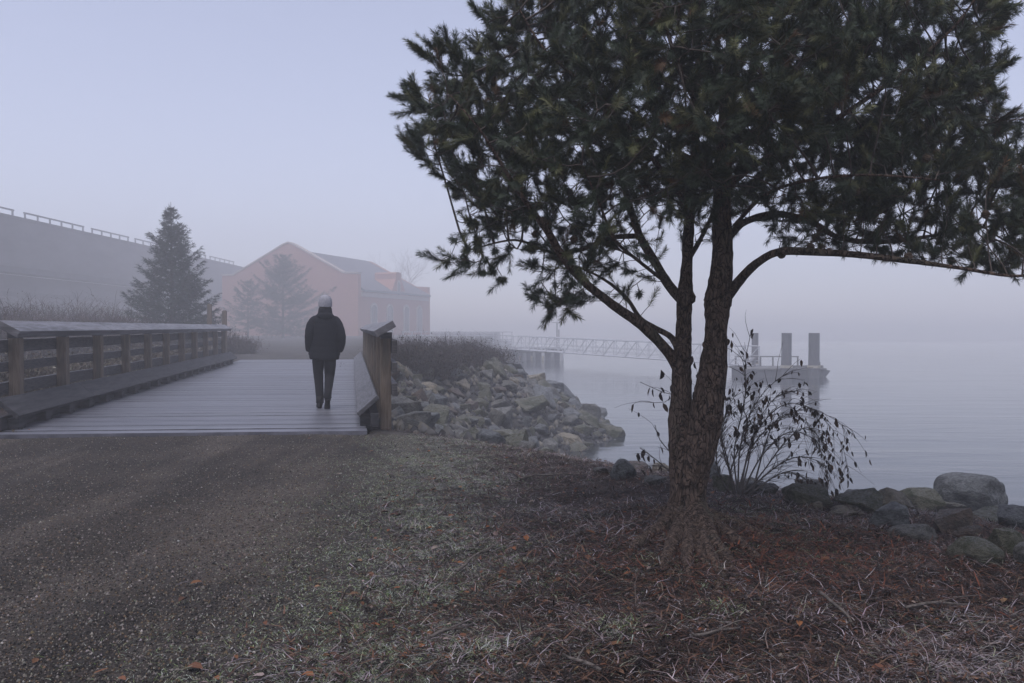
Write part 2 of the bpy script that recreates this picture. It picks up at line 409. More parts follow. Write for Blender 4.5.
# ------------------------------------------------------------------ footbridge
def BP(s, t, z): q = BO + UD * s + WD * t; return Vector((q[0], q[1], z))
U3 = Vector((UD[0], UD[1], 0)).normalized(); W3 = Vector((WD[0], WD[1], 0)).normalized()
N3 = Vector((-U3.y, U3.x, 0)) # left normal of the bridge axis
Z3 = Vector((0, 0, 1))
bridge = thing('footbridge', 'timber footbridge with cross planked deck and sloping capped railings the person walks on', 'footbridge', BP(0, 2.1, 0))
LB = Vector(bridge.location)
def brel(mb):  # vertices into the bridge's own space
    mb.v = [tuple(Vector(p) - LB) for p in mb.v]; return mb
m = surf('frosted_deck_planks', (.065, .066, .074), (.15, .152, .172), 5, .42, .5, .006, (.5, 9, 1), rot=(0, 0, R(-5)), attr=True, c=(.04, .04, .045), frost=.5, frostcol=(.22, .235, .285), spec=.5)
M['deck'] = m
mb = MB(); s = 0.0; L = 23.0; k = 0
while s < L:
    wdt = .142 if k else .26
    c = random.uniform(.52, 1.08); cc = (c, c * random.uniform(.97, 1.01), c * random.uniform(.98, 1.06))
    a0, a1 = s + .003, s + wdt - .003
    zo = random.uniform(-.0025, .0025) - (.012 if k == 0 else 0); tl, tr = 4.3 + random.uniform(-.02, .02), -.10 + random.uniform(-.02, .02)
    zz = DECK_Z + zo
    vs = [BP(a0, tr, zz), BP(a1, tr, zz), BP(a1, tl, zz), BP(a0, tl, zz)]
    vs = vs + [p - Vector((0, 0, .055)) for p in vs]
    mb.add(vs, [(0, 1, 2, 3), (7, 6, 5, 4), (0, 4, 5, 1), (1, 5, 6, 2), (2, 6, 7, 3), (3, 7, 4, 0)], cc)
    s += wdt; k += 1
brel(mb).build('deck', m, bridge, bevel=.002, col=True)
mb = MB()
for t in (.05, 1, 2.1, 3.2, 4.2):
    mb.box((BP(.15, t, DECK_Z - .16) + BP(L - .1, t, DECK_Z - .16)) / 2, .14, L - .25, .2, N3, U3)
brel(mb).build('deck_joist', M['wood_kerb'], bridge)
for side in (0, 1):
    sg = 1 if side else -1          # outward direction along W
    t0 = 4.1 if side else 0.0
    SO = .45 if side else 0.0; L = 20.6 if side else 20.2
    out = N3 * sg
    def Q(s, o, z): return BP(s, t0, z) + out * o
    # sloping kerb board
    d1 = (out * .24 + Z3 * .21).normalized(); nrm = (Z3 * .24 - out * .21).normalized()
    mb = MB(); s = .28
    while s < L - .3:
        e = min(s + 3.1, L - .2)
        c = Q((s + e) / 2, .12, DECK_Z + .265)
        mb.box(c, .33, e - s - .012, .055, d1, U3, nrm)
        s = e
    kerb = brel(mb).build('kerb_board', M['wood_kerb_shaded' if side else 'wood_kerb'], bridge, bevel=.008)
    s = .5
    while s < L - .4:
        mb = MB(); mb.box(Q(s, .10, DECK_Z + .075), .16, .22, .13, out, U3, col=None, j=.004); s += .95
        brel(mb).build('kerb_block', M['wood_kerb_shaded'], kerb)
    mb = MB(); mb.box(Q(L / 2, .2, DECK_Z + .09), .1, L - .4, .16, out, U3)
    brel(mb).build('kerb_beam', M['wood_kerb_shaded'], kerb)
    # railing: three rails on the outer side (the part), posts, cap as sub-parts
    mb = MB()
    for z, h in ((1.06, .17), (.79, .13), (.50, .17)):
        s = .45 + SO * .6
        while s < L - .2:
            e = min(s + 3.7, L - .15)
            mb.box(Q((s + e) / 2, .36 + .07 + .035, z) + Z3 * random.uniform(-.006, .006), .065, e - s - .01, h, out, U3, j=.004)
            s = e
    rail = brel(mb).build('railing', M['wood_rail'], bridge, bevel=.006)
    for i in range(11):
        s = .82 + SO + 1.85 * i
        mb = MB(); mb.box(Q(s, .36, .58 - .05), .14, .15, 1.26, out, U3, j=.006)
        brel(mb).build('post', M['wood_post'], rail, bevel=.008)
    d1 = (out * .235 + Z3 * .135).normalized(); nrm = (Z3 * .235 - out * .135).normalized()
    mb = MB(); s = .5 + SO
    while s < L - .2:
        e = min(s + 4.3, L)
        mb.box(Q((s + e) / 2, .34, 1.285), .285, e - s - .012, .095, d1, U3, nrm)
        s = e
    brel(mb).build('cap', M['wood_cap'], rail, bevel=.008)
    for i in range(11):
        s = .82 + SO + 1.85 * i
        mb = MB(); mb.box(Q(s, .37, 1.19), .15, .1, .1, out, U3)
        brel(mb).build('cap_block', M['wood_kerb'], rail)
# two tall posts past the far end of the left railing
for (u, vt, Y, wd, lb) in ((209.5, 304.5, 33.8, .17, 'taller of two square wooden posts past the far end of the left railing'), (224.5, 311, 33.2, .17, 'shorter square wooden post with pale edge past the far end of the left railing')):
    p = P(u, vt, Y); z0 = tz(p.x, p.y)
    mb = MB(); mb.box((0, 0, (p.z - z0) / 2 - .1), wd, wd, p.z - z0 + .2, U3.cross(Z3), U3); mb.box((0, 0, p.z - z0 + .012), wd * .7, wd * .7, .03, U3.cross(Z3), U3)
    o = mb.build('wooden_post', M['wood_post'], bevel=.012); o.location = (p.x, p.y, z0)
    tag(o, lb, 'post', 'tall posts at the far end of the footbridge')

# ------------------------------------------------------------------ rocks
def rock_mesh(seed, angular=True):
    rd = random.Random(seed); bm = bmesh.new()
    if angular:
        for i in range(15):
            v = Vector((rd.gauss(0, 1), rd.gauss(0, 1), rd.gauss(0, 1))).normalized() * rd.uniform(.72, 1.12)
            bm.verts.new((v.x, v.y, v.z))
        r = bmesh.ops.convex_hull(bm, input=bm.verts)
        bmesh.ops.delete(bm, geom=[g for g in r['geom_interior'] if isinstance(g, bmesh.types.BMVert)], context='VERTS')
        bmesh.ops.dissolve_limit(bm, angle_limit=R(14), verts=bm.verts, edges=bm.edges)
        bmesh.ops.bevel(bm, geom=list(bm.edges), offset=.045, segments=1, affect='EDGES', clamp_overlap=True)
        for v in list(bm.verts):   # no stray spikes
            if v.co.length > 1.1: v.co *= 1.1 / v.co.length
        keep_ = []
        for v in bm.verts:
            if all((v.co - q).length > .03 for q in keep_): keep_.append(v.co.copy())
        bm.free(); bm = bmesh.new()
        for q in keep_: bm.verts.new(q)
        r = bmesh.ops.convex_hull(bm, input=list(bm.verts))
        loose = [v for v in bm.verts if not v.link_faces]
        if loose: bmesh.ops.delete(bm, geom=loose, context='VERTS')
        bmesh.ops.triangulate(bm, faces=bm.faces)
        for _ in range(2):
            es = [e for e in bm.edges if e.calc_length() > .22]
            if es: bmesh.ops.subdivide_edges(bm, edges=es, cuts=1, use_grid_fill=True)
            bmesh.ops.triangulate(bm, faces=bm.faces)
        amp = .035
    else:
        bmesh.ops.create_icosphere(bm, subdivisions=4, radius=1)
        off = Vector((seed * 3.1, seed, 0))
        pl = [(Vector((rd.gauss(0, 1), rd.gauss(0, 1), rd.gauss(0, .8))).normalized(), rd.uniform(.62, .85)) for _ in range(9)]
        for v in bm.verts:
            for n_, d_ in pl:
                q = v.co.dot(n_) - d_
                if q > 0: v.co -= n_ * q * .8
            v.co *= 1 + .13 * noise.noise(v.co * 1.2 + off)
        amp = .035
    off = Vector((seed * 1.7, 5, seed))
    bm.normal_update()
    for v in bm.verts:
        v.co += v.normal * amp * (noise.fractal(v.co * 2.5 + off, .9, 2, 5) * 1.3)
    me = bpy.data.meshes.new('rock')
    bm.to_mesh(me); bm.free()
    me.polygons.foreach_set('use_smooth', [True] * len(me.polygons))
    try: me.set_sharp_from_angle(angle=R(22))
    except Exception: pass
    return me
PROTO = [rock_mesh(20 + i) for i in range(12)]
ROUND = [rock_mesh(60 + i, False) for i in range(8)]
pm = {}
def rock(name, me, mk, loc, sc, rot, label, cat, group):
    key = (me.name, mk)
    if key not in pm:
        c = me.copy(); c.materials.clear(); c.materials.append(RM[mk]); pm[key] = c
    o = link(bpy.data.objects.new(name, pm[key])); o.location = loc; o.scale = sc; o.rotation_euler = rot
    return tag(o, label, cat, group)
# riprap point
pts = []
tries = 0
while len(pts) < 298 and tries < 40000:
    tries += 1
    y = 11.6 + 26 * random.random() ** .85; cx = float(np.interp(y, CXK[:, 0], CXK[:, 1]))
    x = cx - .25 + 4.7 * random.random()
    if x > cx + 4.3: continue
    if y < 22 and tz(x, y) < -2.2: continue
    bs_, bt = bridge_st(x, y)
    if bt > -.5 and bs_ < 23: continue
    if bank_s(x, y) < 1.0 and y < 12.5 and x > -1.0: continue
    r = random.choice([.13, .15, .17, .2, .22, .25, .25, .28, .32, .37, .44] if tries < 6000 else [.16, .18, .21, .25]) * random.uniform(.9, 1.15)
    r *= 1.0 + .028 * (y - 12)
    if all((x - a) ** 2 + (y - b) ** 2 > ((r + c) * .68) ** 2 for a, b, c in pts): pts.append((x, y, r))
ROCKS = []
SIZEW = lambda r: 'small' if r < .22 else ('medium' if r < .3 else ('big' if r < .39 else 'huge'))
seen_lbl = {}
for i, (x, y, r) in enumerate(pts):
    z = tz(x, y); cx = float(np.interp(y, CXK[:, 0], CXK[:, 1])); fr_ = (x - cx) / 4.05
    mk = random.choices(['tan', 'grey', 'blue grey', 'mossy', 'brown'], [3.2 if y < 20 else 1.8, 3, 3, 4.0, .9])[0]
    wide = random.uniform(1.05, 1.5); flat = random.uniform(.6, .95)
    shape = 'flat' if flat < .68 else ('long' if wide > 1.38 else 'blocky')
    where = 'bank top' if fr_ < .12 else ('waterline' if fr_ > .85 else ('lower slope' if fr_ > .6 else ('middle slope' if fr_ > .35 else 'upper slope')))
    far = 'beside the railing' if y < 16 else ('below brambles' if y < 23 else ('halfway to point' if y < 29 else 'at the point'))
    lb = f'{SIZEW(r)} {shape} {mk} rock, {where} {far}'.replace('blue grey', 'bluish')
    o = rock('riprap_rock', random.choice(PROTO), mk, (x, y, z + r * .12), (r * wide, r * random.uniform(.85, 1.15), r * flat), (random.uniform(-.45, .45), random.uniform(-.25, .65), random.uniform(0, 6.28)), lb, 'rock', 'angular rocks piled on the bank past the footbridge')
    ROCKS.append((o, 512 + F * x / y, 327 + F * (CAM_Z - z - r * .12) / y, f'{SIZEW(r)} {mk}', 'rock'))
nr = 5200
y = rng.uniform(11.4, 38.5, nr); cx = np.interp(y, CXK[:, 0], CXK[:, 1]); x = cx + rng.uniform(-.3, 4.3, nr); s_, t_ = bridge_st(x, y)
k_ = ~((t_ > -.3) & (s_ < 23)); x, y = x[k_], y[k_]; nr = len(x); r = rng.uniform(.05, .14, nr)
oc = np.array([(1, 0, 0), (-1, 0, 0), (0, 1, 0), (0, -1, 0), (0, 0, 1), (0, 0, -1)], float)
T = oc[None] * r[:, None, None] * rng.uniform(.6, 1.4, (nr, 6, 1)) + rng.normal(0, .02, (nr, 6, 3))
V = (T + np.stack([x, y, terrain(x, y) + .02], 1)[:, None]).reshape(-1, 3); b = np.arange(nr)[:, None] * 6
Ft = np.concatenate([b + np.array([q]) for q in ((0, 2, 4), (2, 1, 4), (1, 3, 4), (3, 0, 4), (2, 0, 5), (1, 2, 5), (3, 1, 5), (0, 3, 5))])
cc = np.array([(.05, .05, .052), (.09, .088, .085), (.13, .12, .10), (.03, .03, .032)])[rng.integers(0, 4, nr)] * rng.uniform(.8, 1.2, (nr, 1))
RUB = (V, Ft, np.repeat(cc, 6, 0))
# boulders on the near bank: (u0,u1,v0,v1,Y,mat,round?,label)
BL = [
 (938, 1007, 474, 512, 7.9, 'blue grey', 1, 'largest rounded blue grey boulder with frosted rim, standing out against the water'),
 (982, 1050, 499, 532, 6.9, 'blue grey', 0, 'dark square block of rock beside the largest rounded boulder'),
 (898, 943, 488, 512, 7.8, 'mossy', 1, 'olive brown rock between the pale tan rock and the largest boulder'),
 (868, 914, 488, 515, 7.6, 'tan', 0, 'pale tan lumpy rock, lightest on the near shore'),
 (830, 884, 488, 516, 7.6, 'mossy', 1, 'greenish rock left of the pale tan rock'),
 (856, 938, 506, 536, 6.6, 'blue grey', 0, 'long dark blue grey angular slab in front of the pale tan rock'),
 (924, 968, 499, 516, 7.2, 'grey', 0, 'flat grey rock at the foot of the largest rounded boulder'),
 (930, 986, 511, 540, 6.3, 'brown', 0, 'dark reddish wedge shaped rock below the flat grey rock'),
 (890, 938, 524, 546, 5.85, 'grey', 1, 'low grey rock half buried in leaf litter'),
 (946, 998, 539, 566, 5.3, 'mossy', 1, 'smooth mossy rock lying furthest up the leaf litter'),
 (982, 1026, 528, 560, 5.5, 'mossy', 0, 'mossy dark rock right behind the smooth mossy rock'),
 (1011, 1050, 540, 575, 5.1, 'grey', 1, 'grey green rock cut off by the edge of the view'),
 (952, 990, 526, 545, 5.8, 'brown', 0, 'small dark mossy stone below the reddish wedge rock'),
 (828, 866, 502, 520, 7.0, 'tan', 1, 'flat pale rock with lichen in front of the greenish rock'),
 (780, 834, 485, 510, 7.3, 'mossy', 1, 'low mossy rock behind the drooping leaves of the shrub'),
 (962, 986, 500, 517, 7.3, 'grey', 1, 'little grey stone tucked beside the dark square block'),
 (858, 878, 503, 514, 7.2, 'tan', 1, 'smallest tan stone between greenish rock and blue grey slab'),
 (806, 832, 502, 514, 7.1, 'tan', 1, 'little pale stone under the tip of the shrub'),
 (610, 638, 461, 482, 8.4, 'blue grey', 1, 'round grey boulder alone left of the pine trunk'),
 (640, 668, 474, 488, 8.0, 'grey', 0, 'low grey stone just left of the pine trunk'),
 (592, 612, 464, 476, 8.7, 'grey', 1, 'small stone left of the lone round boulder'),
 (738, 782, 478, 500, 7.6, 'grey', 1, 'grey rock behind the stems of the shrub'),
 (706, 736, 474, 496, 7.8, 'mossy', 1, 'mossy rock showing just right of the pine trunk'),
]
for i, (u0, u1, v0, v1, Y, mk, rd_, lb) in enumerate(BL):
    for Y in np.arange(3.5, 10, .03):
        q = P((u0 + u1) / 2, v1 - 3, Y)
        if tz(q.x, q.y) >= q.z: break
    Y += (u1 - u0) / 2 / F * Y * .55
    p = P((u0 + u1) / 2, (v0 + v1) / 2 + 1, Y); hw = (u1 - u0) / 2 / F * Y * 1.08; hh_ = (v1 - v0) / 2 / F * Y * 1.25
    rock('boulder', (ROUND if i in (0, 8, 9, 18) else PROTO)[(i * 5) % (8 if i in (0, 8, 9, 18) else 12)], mk, p, (hw, hw * .9, hh_), (random.uniform(-.12, .12), random.uniform(-.12, .12), random.uniform(-.4, .4) if rd_ else i * 1.3), lb, 'boulder', 'boulders along the near shore')
k = 0
BK = []
while k < 60:
    s = random.uniform(1.0, 5.0); a = random.uniform(-2.5, 7.5)
    x = -1.6 + .746 * s + .666 * a; y = 10.6 + .666 * s - .746 * a
    if y < 4.6 or x < -.6: continue
    u = 512 + F * x / y
    r = random.uniform(.12, .3)
    if u > 1080 or any((x - q[0]) ** 2 + (y - q[1]) ** 2 < (r + q[2]) ** 2 * .8 for q in BK): continue
    BK.append((x, y, r)); k += 1
    mk = random.choice(['grey', 'blue grey', 'mossy', 'tan', 'brown'])
    sz = 'small' if r < .18 else ('medium' if r < .24 else 'large')
    where = 'left of the pine trunk' if u < 665 else ('behind the shrub' if u < 830 else 'among the boulders')
    o = rock('shore_stone', random.choice(PROTO), mk, (x, y, tz(x, y) + .02), (r * 1.25, r, r * .7), (0, 0, random.uniform(0, 6)), f'{sz} {mk} stone, {where}', 'stone', 'low stones of the near shore')
    ROCKS.append((o, u, 327 + F * (CAM_Z - tz(x, y)) / y, f'{sz} {mk}', 'stone'))

# labels that would be shared name the neighbour that sets each rock apart
import collections
for rank in range(8):
    cnt = collections.Counter(q[0]['label'] for q in ROCKS); base_ = {}
    dup_ = [q for q in ROCKS if cnt[q[0]['label']] > 1]
    if not dup_: break
    for q in dup_:
        nbs = sorted((p for p in ROCKS if p[0] is not q[0] and p[4] == q[4]), key=lambda p: math.hypot(p[1] - q[1], p[2] - q[2]))
        p = nbs[rank]; dx, dy = q[1] - p[1], q[2] - p[2]
        rel = ('right of' if dx > 0 else 'left of') if abs(dx) > abs(dy) else ('below' if dy > 0 else 'above')
        q[0]['label'] = q[0]['label'].split(', next ')[0] + f', next {rel} a {p[3].replace("blue grey", "bluish")} one'
# ------------------------------------------------------------------ ribbons (litter, grass, stems)
def ribbons(base, d, length, width, lift, col, droop=0.0, segs=2, taper=.25):
    """flat curved strips. base (n,3), d (n,3) unit start direction, length, width (n,), lift (n,) curl"""
    n = len(base); side = np.cross(d, np.array([0, 0, 1.0])); ln = np.linalg.norm(side, axis=1, keepdims=True)
    side = np.where(ln > 1e-3, side / np.maximum(ln, 1e-3), np.array([1.0, 0, 0]))
    V = []; 
    bend = rng.normal(0, 1, (n, 1)) * .35
    for k in range(segs + 1):
        t = k / segs
        c = base + d * (length * t)[:, None] + side * bend * (length * t * t)[:, None]
        c[:, 2] += lift * length * (t - t * t) * 1.2 - droop * length * t * t
        w = width * (1 - (1 - taper) * t)
        V.append(c - side * (w / 2)[:, None]); V.append(c + side * (w / 2)[:, None])
    V = np.stack(V, 1)  # n, 2(segs+1), 3
    m_ = 2 * (segs + 1); b = np.arange(n)[:, None] * m_
    F_ = np.concatenate([b + np.array([[2 * k, 2 * k + 1, 2 * k + 3, 2 * k + 2]]) for k in range(segs)], 0)
    return V.reshape(-1, 3), F_, np.repeat(col, m_, axis=0)
def join(parts):
    V = []; Fs = []; Cc = []; b = 0
    for v, f, c in parts:
        V.append(v); Fs.append(f + b); Cc.append(c); b += len(v)
    return np.concatenate(V), np.concatenate(Fs), np.concatenate(Cc)
def scatter(n, ymin=2.4, ymax=11, bias=1.0):
    """points in the seen wedge, denser close up"""
    y = ymin * (ymax / ymin) ** (rng.random(n) ** bias)
    u = rng.uniform(-30, 1054, n); x = (u - 512) / F * y
    return x, y
def flatdir(n, tilt=.2):
    a = rng.uniform(0, 2 * PI, n); d = np.stack([np.cos(a), np.sin(a), rng.normal(0.02, tilt, n)], 1)
    return d / np.linalg.norm(d, axis=1, keepdims=True)
def pick(n, cols, w):
    c = np.array(cols)[rng.choice(len(cols), n, p=np.array(w) / np.sum(w))]
    return np.clip(c * rng.uniform(.7, 1.3, (n, 1)) * rng.uniform(.93, 1.07, (n, 3)), 0, 1)

o = mesh_np('rubble', RUB[0], RUB[1], attr_mat('rubble_stone', .85, .2), col=RUB[2]); tag(o, 'small broken stone filling the gaps of the stone bank', 'rubble', kind='stuff')
# matted needles, twigs and dead stalks under the pine
x, y = scatter(250000, 2.5, 11.5, .85)
g, rk_, f = masks(x, y); keep = rng.random(len(x)) < np.clip((1 - g) ** 1.6 * (1 - rk_) * 1.05 * (1 - .55 * f), 0, 1)
s_ = bank_s(x, y); keep &= s_ < 2.2
keep &= np.hypot(x - 1.18, y - 5.5) > .16
x, y, f = x[keep], y[keep], f[keep]; n = len(x)
patch = snoise(x, y, 3.1, 6) + .6 * snoise(x, y, 8.3, 2) + .7 * snoise(x, y, 1.2, 1)
frosty = rng.random(n) < np.clip(.33 + .36 * patch + .15 * f, .05, .75)
red = np.exp(-(((x - 1.5) / .95) ** 2 + ((y - 4.9) / .7) ** 2))
frosty &= rng.random(n) > red * .75
colA = pick(n, [(.32, .285, .30), (.20, .168, .172), (.125, .094, .088), (.165, .168, .12)], [2, 4, 3.4, 1.6])
colB = pick(n, [(.012, .0075, .006), (.036, .019, .013), (.085, .042, .026), (.018, .013, .012), (.115, .066, .042)], [4, 4, 2, 3, 1])
col = np.where(frosty[:, None], colA, colB)
col = np.where(((rng.random(n) < red * .5))[:, None], pick(n, [(.13, .042, .02), (.07, .023, .012)], [1, 1]), col)
ln_ = rng.gamma(2.2, .022, n) + .012
base = np.stack([x, y, terrain(x, y) + rng.uniform(-.004, .028, n)], 1)
V, Fq, Cc = ribbons(base, flatdir(n, .25), ln_, np.where(frosty, rng.uniform(.002, .006, n), rng.uniform(.003, .011, n)), rng.uniform(-.1, .45, n), col)
o = mesh_np('litter', V, Fq, M['litter'], col=Cc); tag(o, 'frosted needles, dead stalks and twigs matted over the ground under the pine', 'ground litter', kind='stuff')
# frosted short grass along the path edge
ng = 150000
y = 2.4 * (10.8 / 2.4) ** rng.random(ng); x = -.72 - .06 * (y - 3) + .20 * snoise(-.9, y, 2.5, 9) + .30 + rng.normal(0, .36, ng) * (1 + .05 * y)
k_ = rng.random(ng) < np.clip(.6 + .5 * snoise(x, y, 4, 7) + .35 * snoise(x, y, 11, 3), .06, 1); x, y = x[k_], y[k_]
gx, gy = [x], [y]
for (u, v, ru, rv, nn) in ((790, 545, 62, 20, 5200), (760, 522, 36, 12, 2600), (840, 560, 40, 10, 1500), (625, 632, 34, 16, 1800), (720, 612, 42, 16, 1900), (560, 560, 50, 14, 1500), (650, 572, 46, 13, 2600), (470, 590, 60, 36, 2500), (880, 662, 50, 16, 900), (700, 562, 34, 10, 2600), (560, 650, 60, 14, 1500), (620, 520, 60, 8, 900), (930, 620, 40, 10, 700), (760, 660, 60, 12, 1200), (420, 462, 60, 7, 3500), (460, 480, 50, 8, 1800)):
    q = G(u, v, 0); gx.append(q.x + rng.normal(0, ru / F * q.y * .8, nn)); gy.append(q.y + rng.normal(0, rv / F * q.y * q.y / 1.31 * .8, nn))
x = np.concatenate(gx); y = np.concatenate(gy)
keep = (y > 2.2) & (bank_s(x, y) < 1.0) & (np.hypot(x - 1.15, y - 5.5) > .17) & (y < 10.9); s_, t_ = bridge_st(x, y); keep &= ~((s_ > -.05) & (t_ > -.6))
x, y = x[keep], y[keep]; n = len(x)
d = flatdir(n, .1); d[:, 2] = rng.uniform(.15, 1.1, n); d /= np.linalg.norm(d, axis=1, keepdims=True)
col = pick(n, [(.30, .33, .27), (.19, .235, .12), (.085, .13, .035), (.17, .165, .095)], [3.4, 3, 1.8, 1.5])
base = np.stack([x, y, terrain(x, y) - .004], 1)
V, Fq, Cc = ribbons(base, d, rng.gamma(4, .0062, n) + .010, rng.uniform(.002, .0048, n), rng.uniform(-.2, .3, n), col, droop=.5)
o = mesh_np('grass', V, Fq, M['litter'], col=Cc); tag(o, 'short frosted grass growing along the path edge and in patches near the pine', 'grass', kind='stuff')
# gravel chips on the path
x, y = scatter(110000, 2.5, 10.4, 1.1)
g, rk_, f = masks(x, y); keep = rng.random(len(x)) < np.clip(g, .0, 1) * .9
x, y = x[keep], y[keep]; n = len(x)
r = rng.gamma(4, .00105, n) + .0018
tet = np.array([(1, 0, -.35), (-.5, .86, -.35), (-.5, -.86, -.35), (.1, .05, .75)])
a = rng.uniform(0, 2 * PI, n); ca, sa = np.cos(a), np.sin(a); st = rng.uniform(.7, 1.6, n)
T = tet[None] * np.stack([r * st, r, r], 1)[:, None, :] * rng.uniform(.75, 1.2, (n, 4, 3))
Vx = T[..., 0] * ca[:, None] - T[..., 1] * sa[:, None]; Vy = T[..., 0] * sa[:, None] + T[..., 1] * ca[:, None]
V = np.stack([Vx + x[:, None], Vy + y[:, None], T[..., 2] + (terrain(x, y) + .0015)[:, None]], -1).reshape(-1, 3)
b = np.arange(n)[:, None] * 4
Ft = np.concatenate([b + np.array([q]) for q in ((0, 1, 3), (1, 2, 3), (2, 0, 3), (0, 2, 1))])
col = pick(n, [(.05, .045, .040), (.115, .102, .087), (.18, .162, .142), (.105, .074, .046), (.012, .011, .011), (.26, .24, .22)], [3, 4, 2, 3, 4.5, .4])
o = mesh_np('gravel', V, Ft, M['litter'], col=np.repeat(col, 4, 0)); tag(o, 'fine grey and brown gravel chips loose on the path', 'gravel', kind='stuff')
# fallen leaves
def leaf_arr(c, d, up, L_, W_, curl):
    """pointed oval leaves, 6 verts two quads + tips"""
    side = np.cross(d, up); side /= np.linalg.norm(side, axis=1, keepdims=True)
    nrm = np.cross(side, d)
    V = [c, c + d * (L_ * .3)[:, None] + side * (W_ * .5)[:, None] + nrm * (curl * W_)[:, None], c + d * (L_ * .3)[:, None] - side * (W_ * .5)[:, None] + nrm * (curl * W_)[:, None],
         c + d * (L_ * .68)[:, None] + side * (W_ * .42)[:, None] + nrm * (curl * W_)[:, None], c + d * (L_ * .68)[:, None] - side * (W_ * .42)[:, None] + nrm * (curl * W_)[:, None], c + d * L_[:, None],
         c + d * (L_ * .35)[:, None], c + d * (L_ * .7)[:, None]]
    V = np.stack(V, 1).reshape(-1, 3); b = np.arange(len(c))[:, None] * 8
    T = np.concatenate([b + np.array([q]) for q in ((0, 6, 1), (0, 2, 6), (3, 7, 5), (7, 4, 5))])
    Q = np.concatenate([b + np.array([q]) for q in ((1, 6, 7, 3), (6, 2, 4, 7))])
    return V, T, Q
x, y = scatter(5200, 2.5, 10)
g, rk_, f = masks(x, y); keep = (rng.random(len(x)) < (1 - g) * .8 + g * .012) & (bank_s(x, y) < 1.6) & (np.hypot(x - 1.18, y - 5.5) > .2)
x, y = x[keep], y[keep]; n = len(x)
d = flatdir(n, .15); up = np.stack([rng.normal(0, .22, n), rng.normal(0, .22, n), np.ones(n)], 1)
L_ = rng.gamma(5, .005, n) + .008
col = pick(n, [(.19, .075, .03), (.115, .052, .027), (.065, .034, .022), (.17, .10, .055), (.20, .155, .135)], [1, 3, 2.5, 1, 2.2])
V, T, Q = leaf_arr(np.stack([x, y, terrain(x, y) + rng.uniform(.006, .022, n)], 1), d, up, L_, L_ * rng.uniform(.35, .6, n), rng.uniform(.05, .45, n))
o = mesh_np('fallen_leaves', V, [T, Q], M['litter'], col=np.repeat(col, 8, 0)); tag(o, 'small curled orange and brown leaves strewn over the litter', 'leaves', kind='stuff')
# single larger leaves lying on the path and beside it
LV = [(187, 671, .085, (.11, .05, .028), 'largest curled brown leaf lying alone at the near edge of the gravel path'), (190, 588, .06, (.15, .07, .035), 'slim orange brown leaf on the gravel path above the largest leaf'), (546, 627, .05, (.22, .085, .03), 'bright orange leaf on the frosted litter near a grass tuft'),
      (623, 577, .065, (.16, .06, .025), 'russet leaf lying on dark litter left of the pine roots'), (456, 562, .05, (.2, .08, .03), 'orange leaf at the border of frosted grass and litter'), (118, 683, .05, (.16, .07, .04), 'small tan leaf at the bottom of the gravel path'), (870, 674, .07, (.17, .075, .035), 'long orange leaf on litter below the boulders')]
for u, v, L0, cl, lb in LV:
    q = G(u, v, 0); c_ = np.array([[q.x, q.y, tz(q.x, q.y) + .012]])
    a = random.uniform(-.6, .6)
    V, T, Q = leaf_arr(np.zeros((1, 3)), np.array([[math.cos(a), math.sin(a), .05]]), np.array([[0.1, -.25, 1.0]]), np.array([L0]), np.array([L0 * .45]), np.array([.3]))
    o = mesh_np('fallen_leaf', V, [T, Q], M['litter'], col=np.repeat(np.array([cl]), 8, 0), smooth=True); o.location = c_[0]
    tag(o, lb, 'leaf', 'single leaves on the ground')
# fallen sticks
SK = [((820, 592), (850, 622), .010, 'thin dark stick pointing down from the pine towards the viewer'), ((424, 640), (470, 622), .009, 'straight brown stick at the edge of the frosted grass'), ((455, 568), (500, 545), .008, 'grey stick on litter left of the pine'), ((690, 640), (740, 628), .008, 'grey twig on frosted litter below the pine roots'), ((520, 480), (570, 474), .01, 'dark stick lying along the bank top'), ((905, 610), (970, 600), .009, 'long frosted stick on the litter below the boulders'), ((600, 668), (560, 650), .010, 'short thick twig near the tuft in the foreground')]
for a, b_, r0, lb in SK:
    A_, B_ = G(*a, .03), G(*b_, .03); pts_ = []
    for k in range(7):
        t = k / 6; q = A_.lerp(B_, t) + Vector((math.sin(t * 5 + r0 * 900) * .012, math.cos(t * 4) * .02, 0)); q.z = tz(q.x, q.y) + .025 + .015 * math.sin(t * 3)
        pts_.append(q)
    mb = MB(); mb.tube(pts_, [r0 * (1 - .5 * k / 6) for k in range(7)], 6); q = pts_[3]; mb.tube([q, q + (pts_[5] - q) * .7 + Vector((.05, .04, .02)), q + (pts_[6] - q) * .9 + Vector((.11, .08, .02))], [r0 * .5, r0 * .35, r0 * .15], 5)
    o = mb.build('fallen_stick', M['stick'], smooth=True); tag(o, lb, 'stick', 'sticks on the ground')
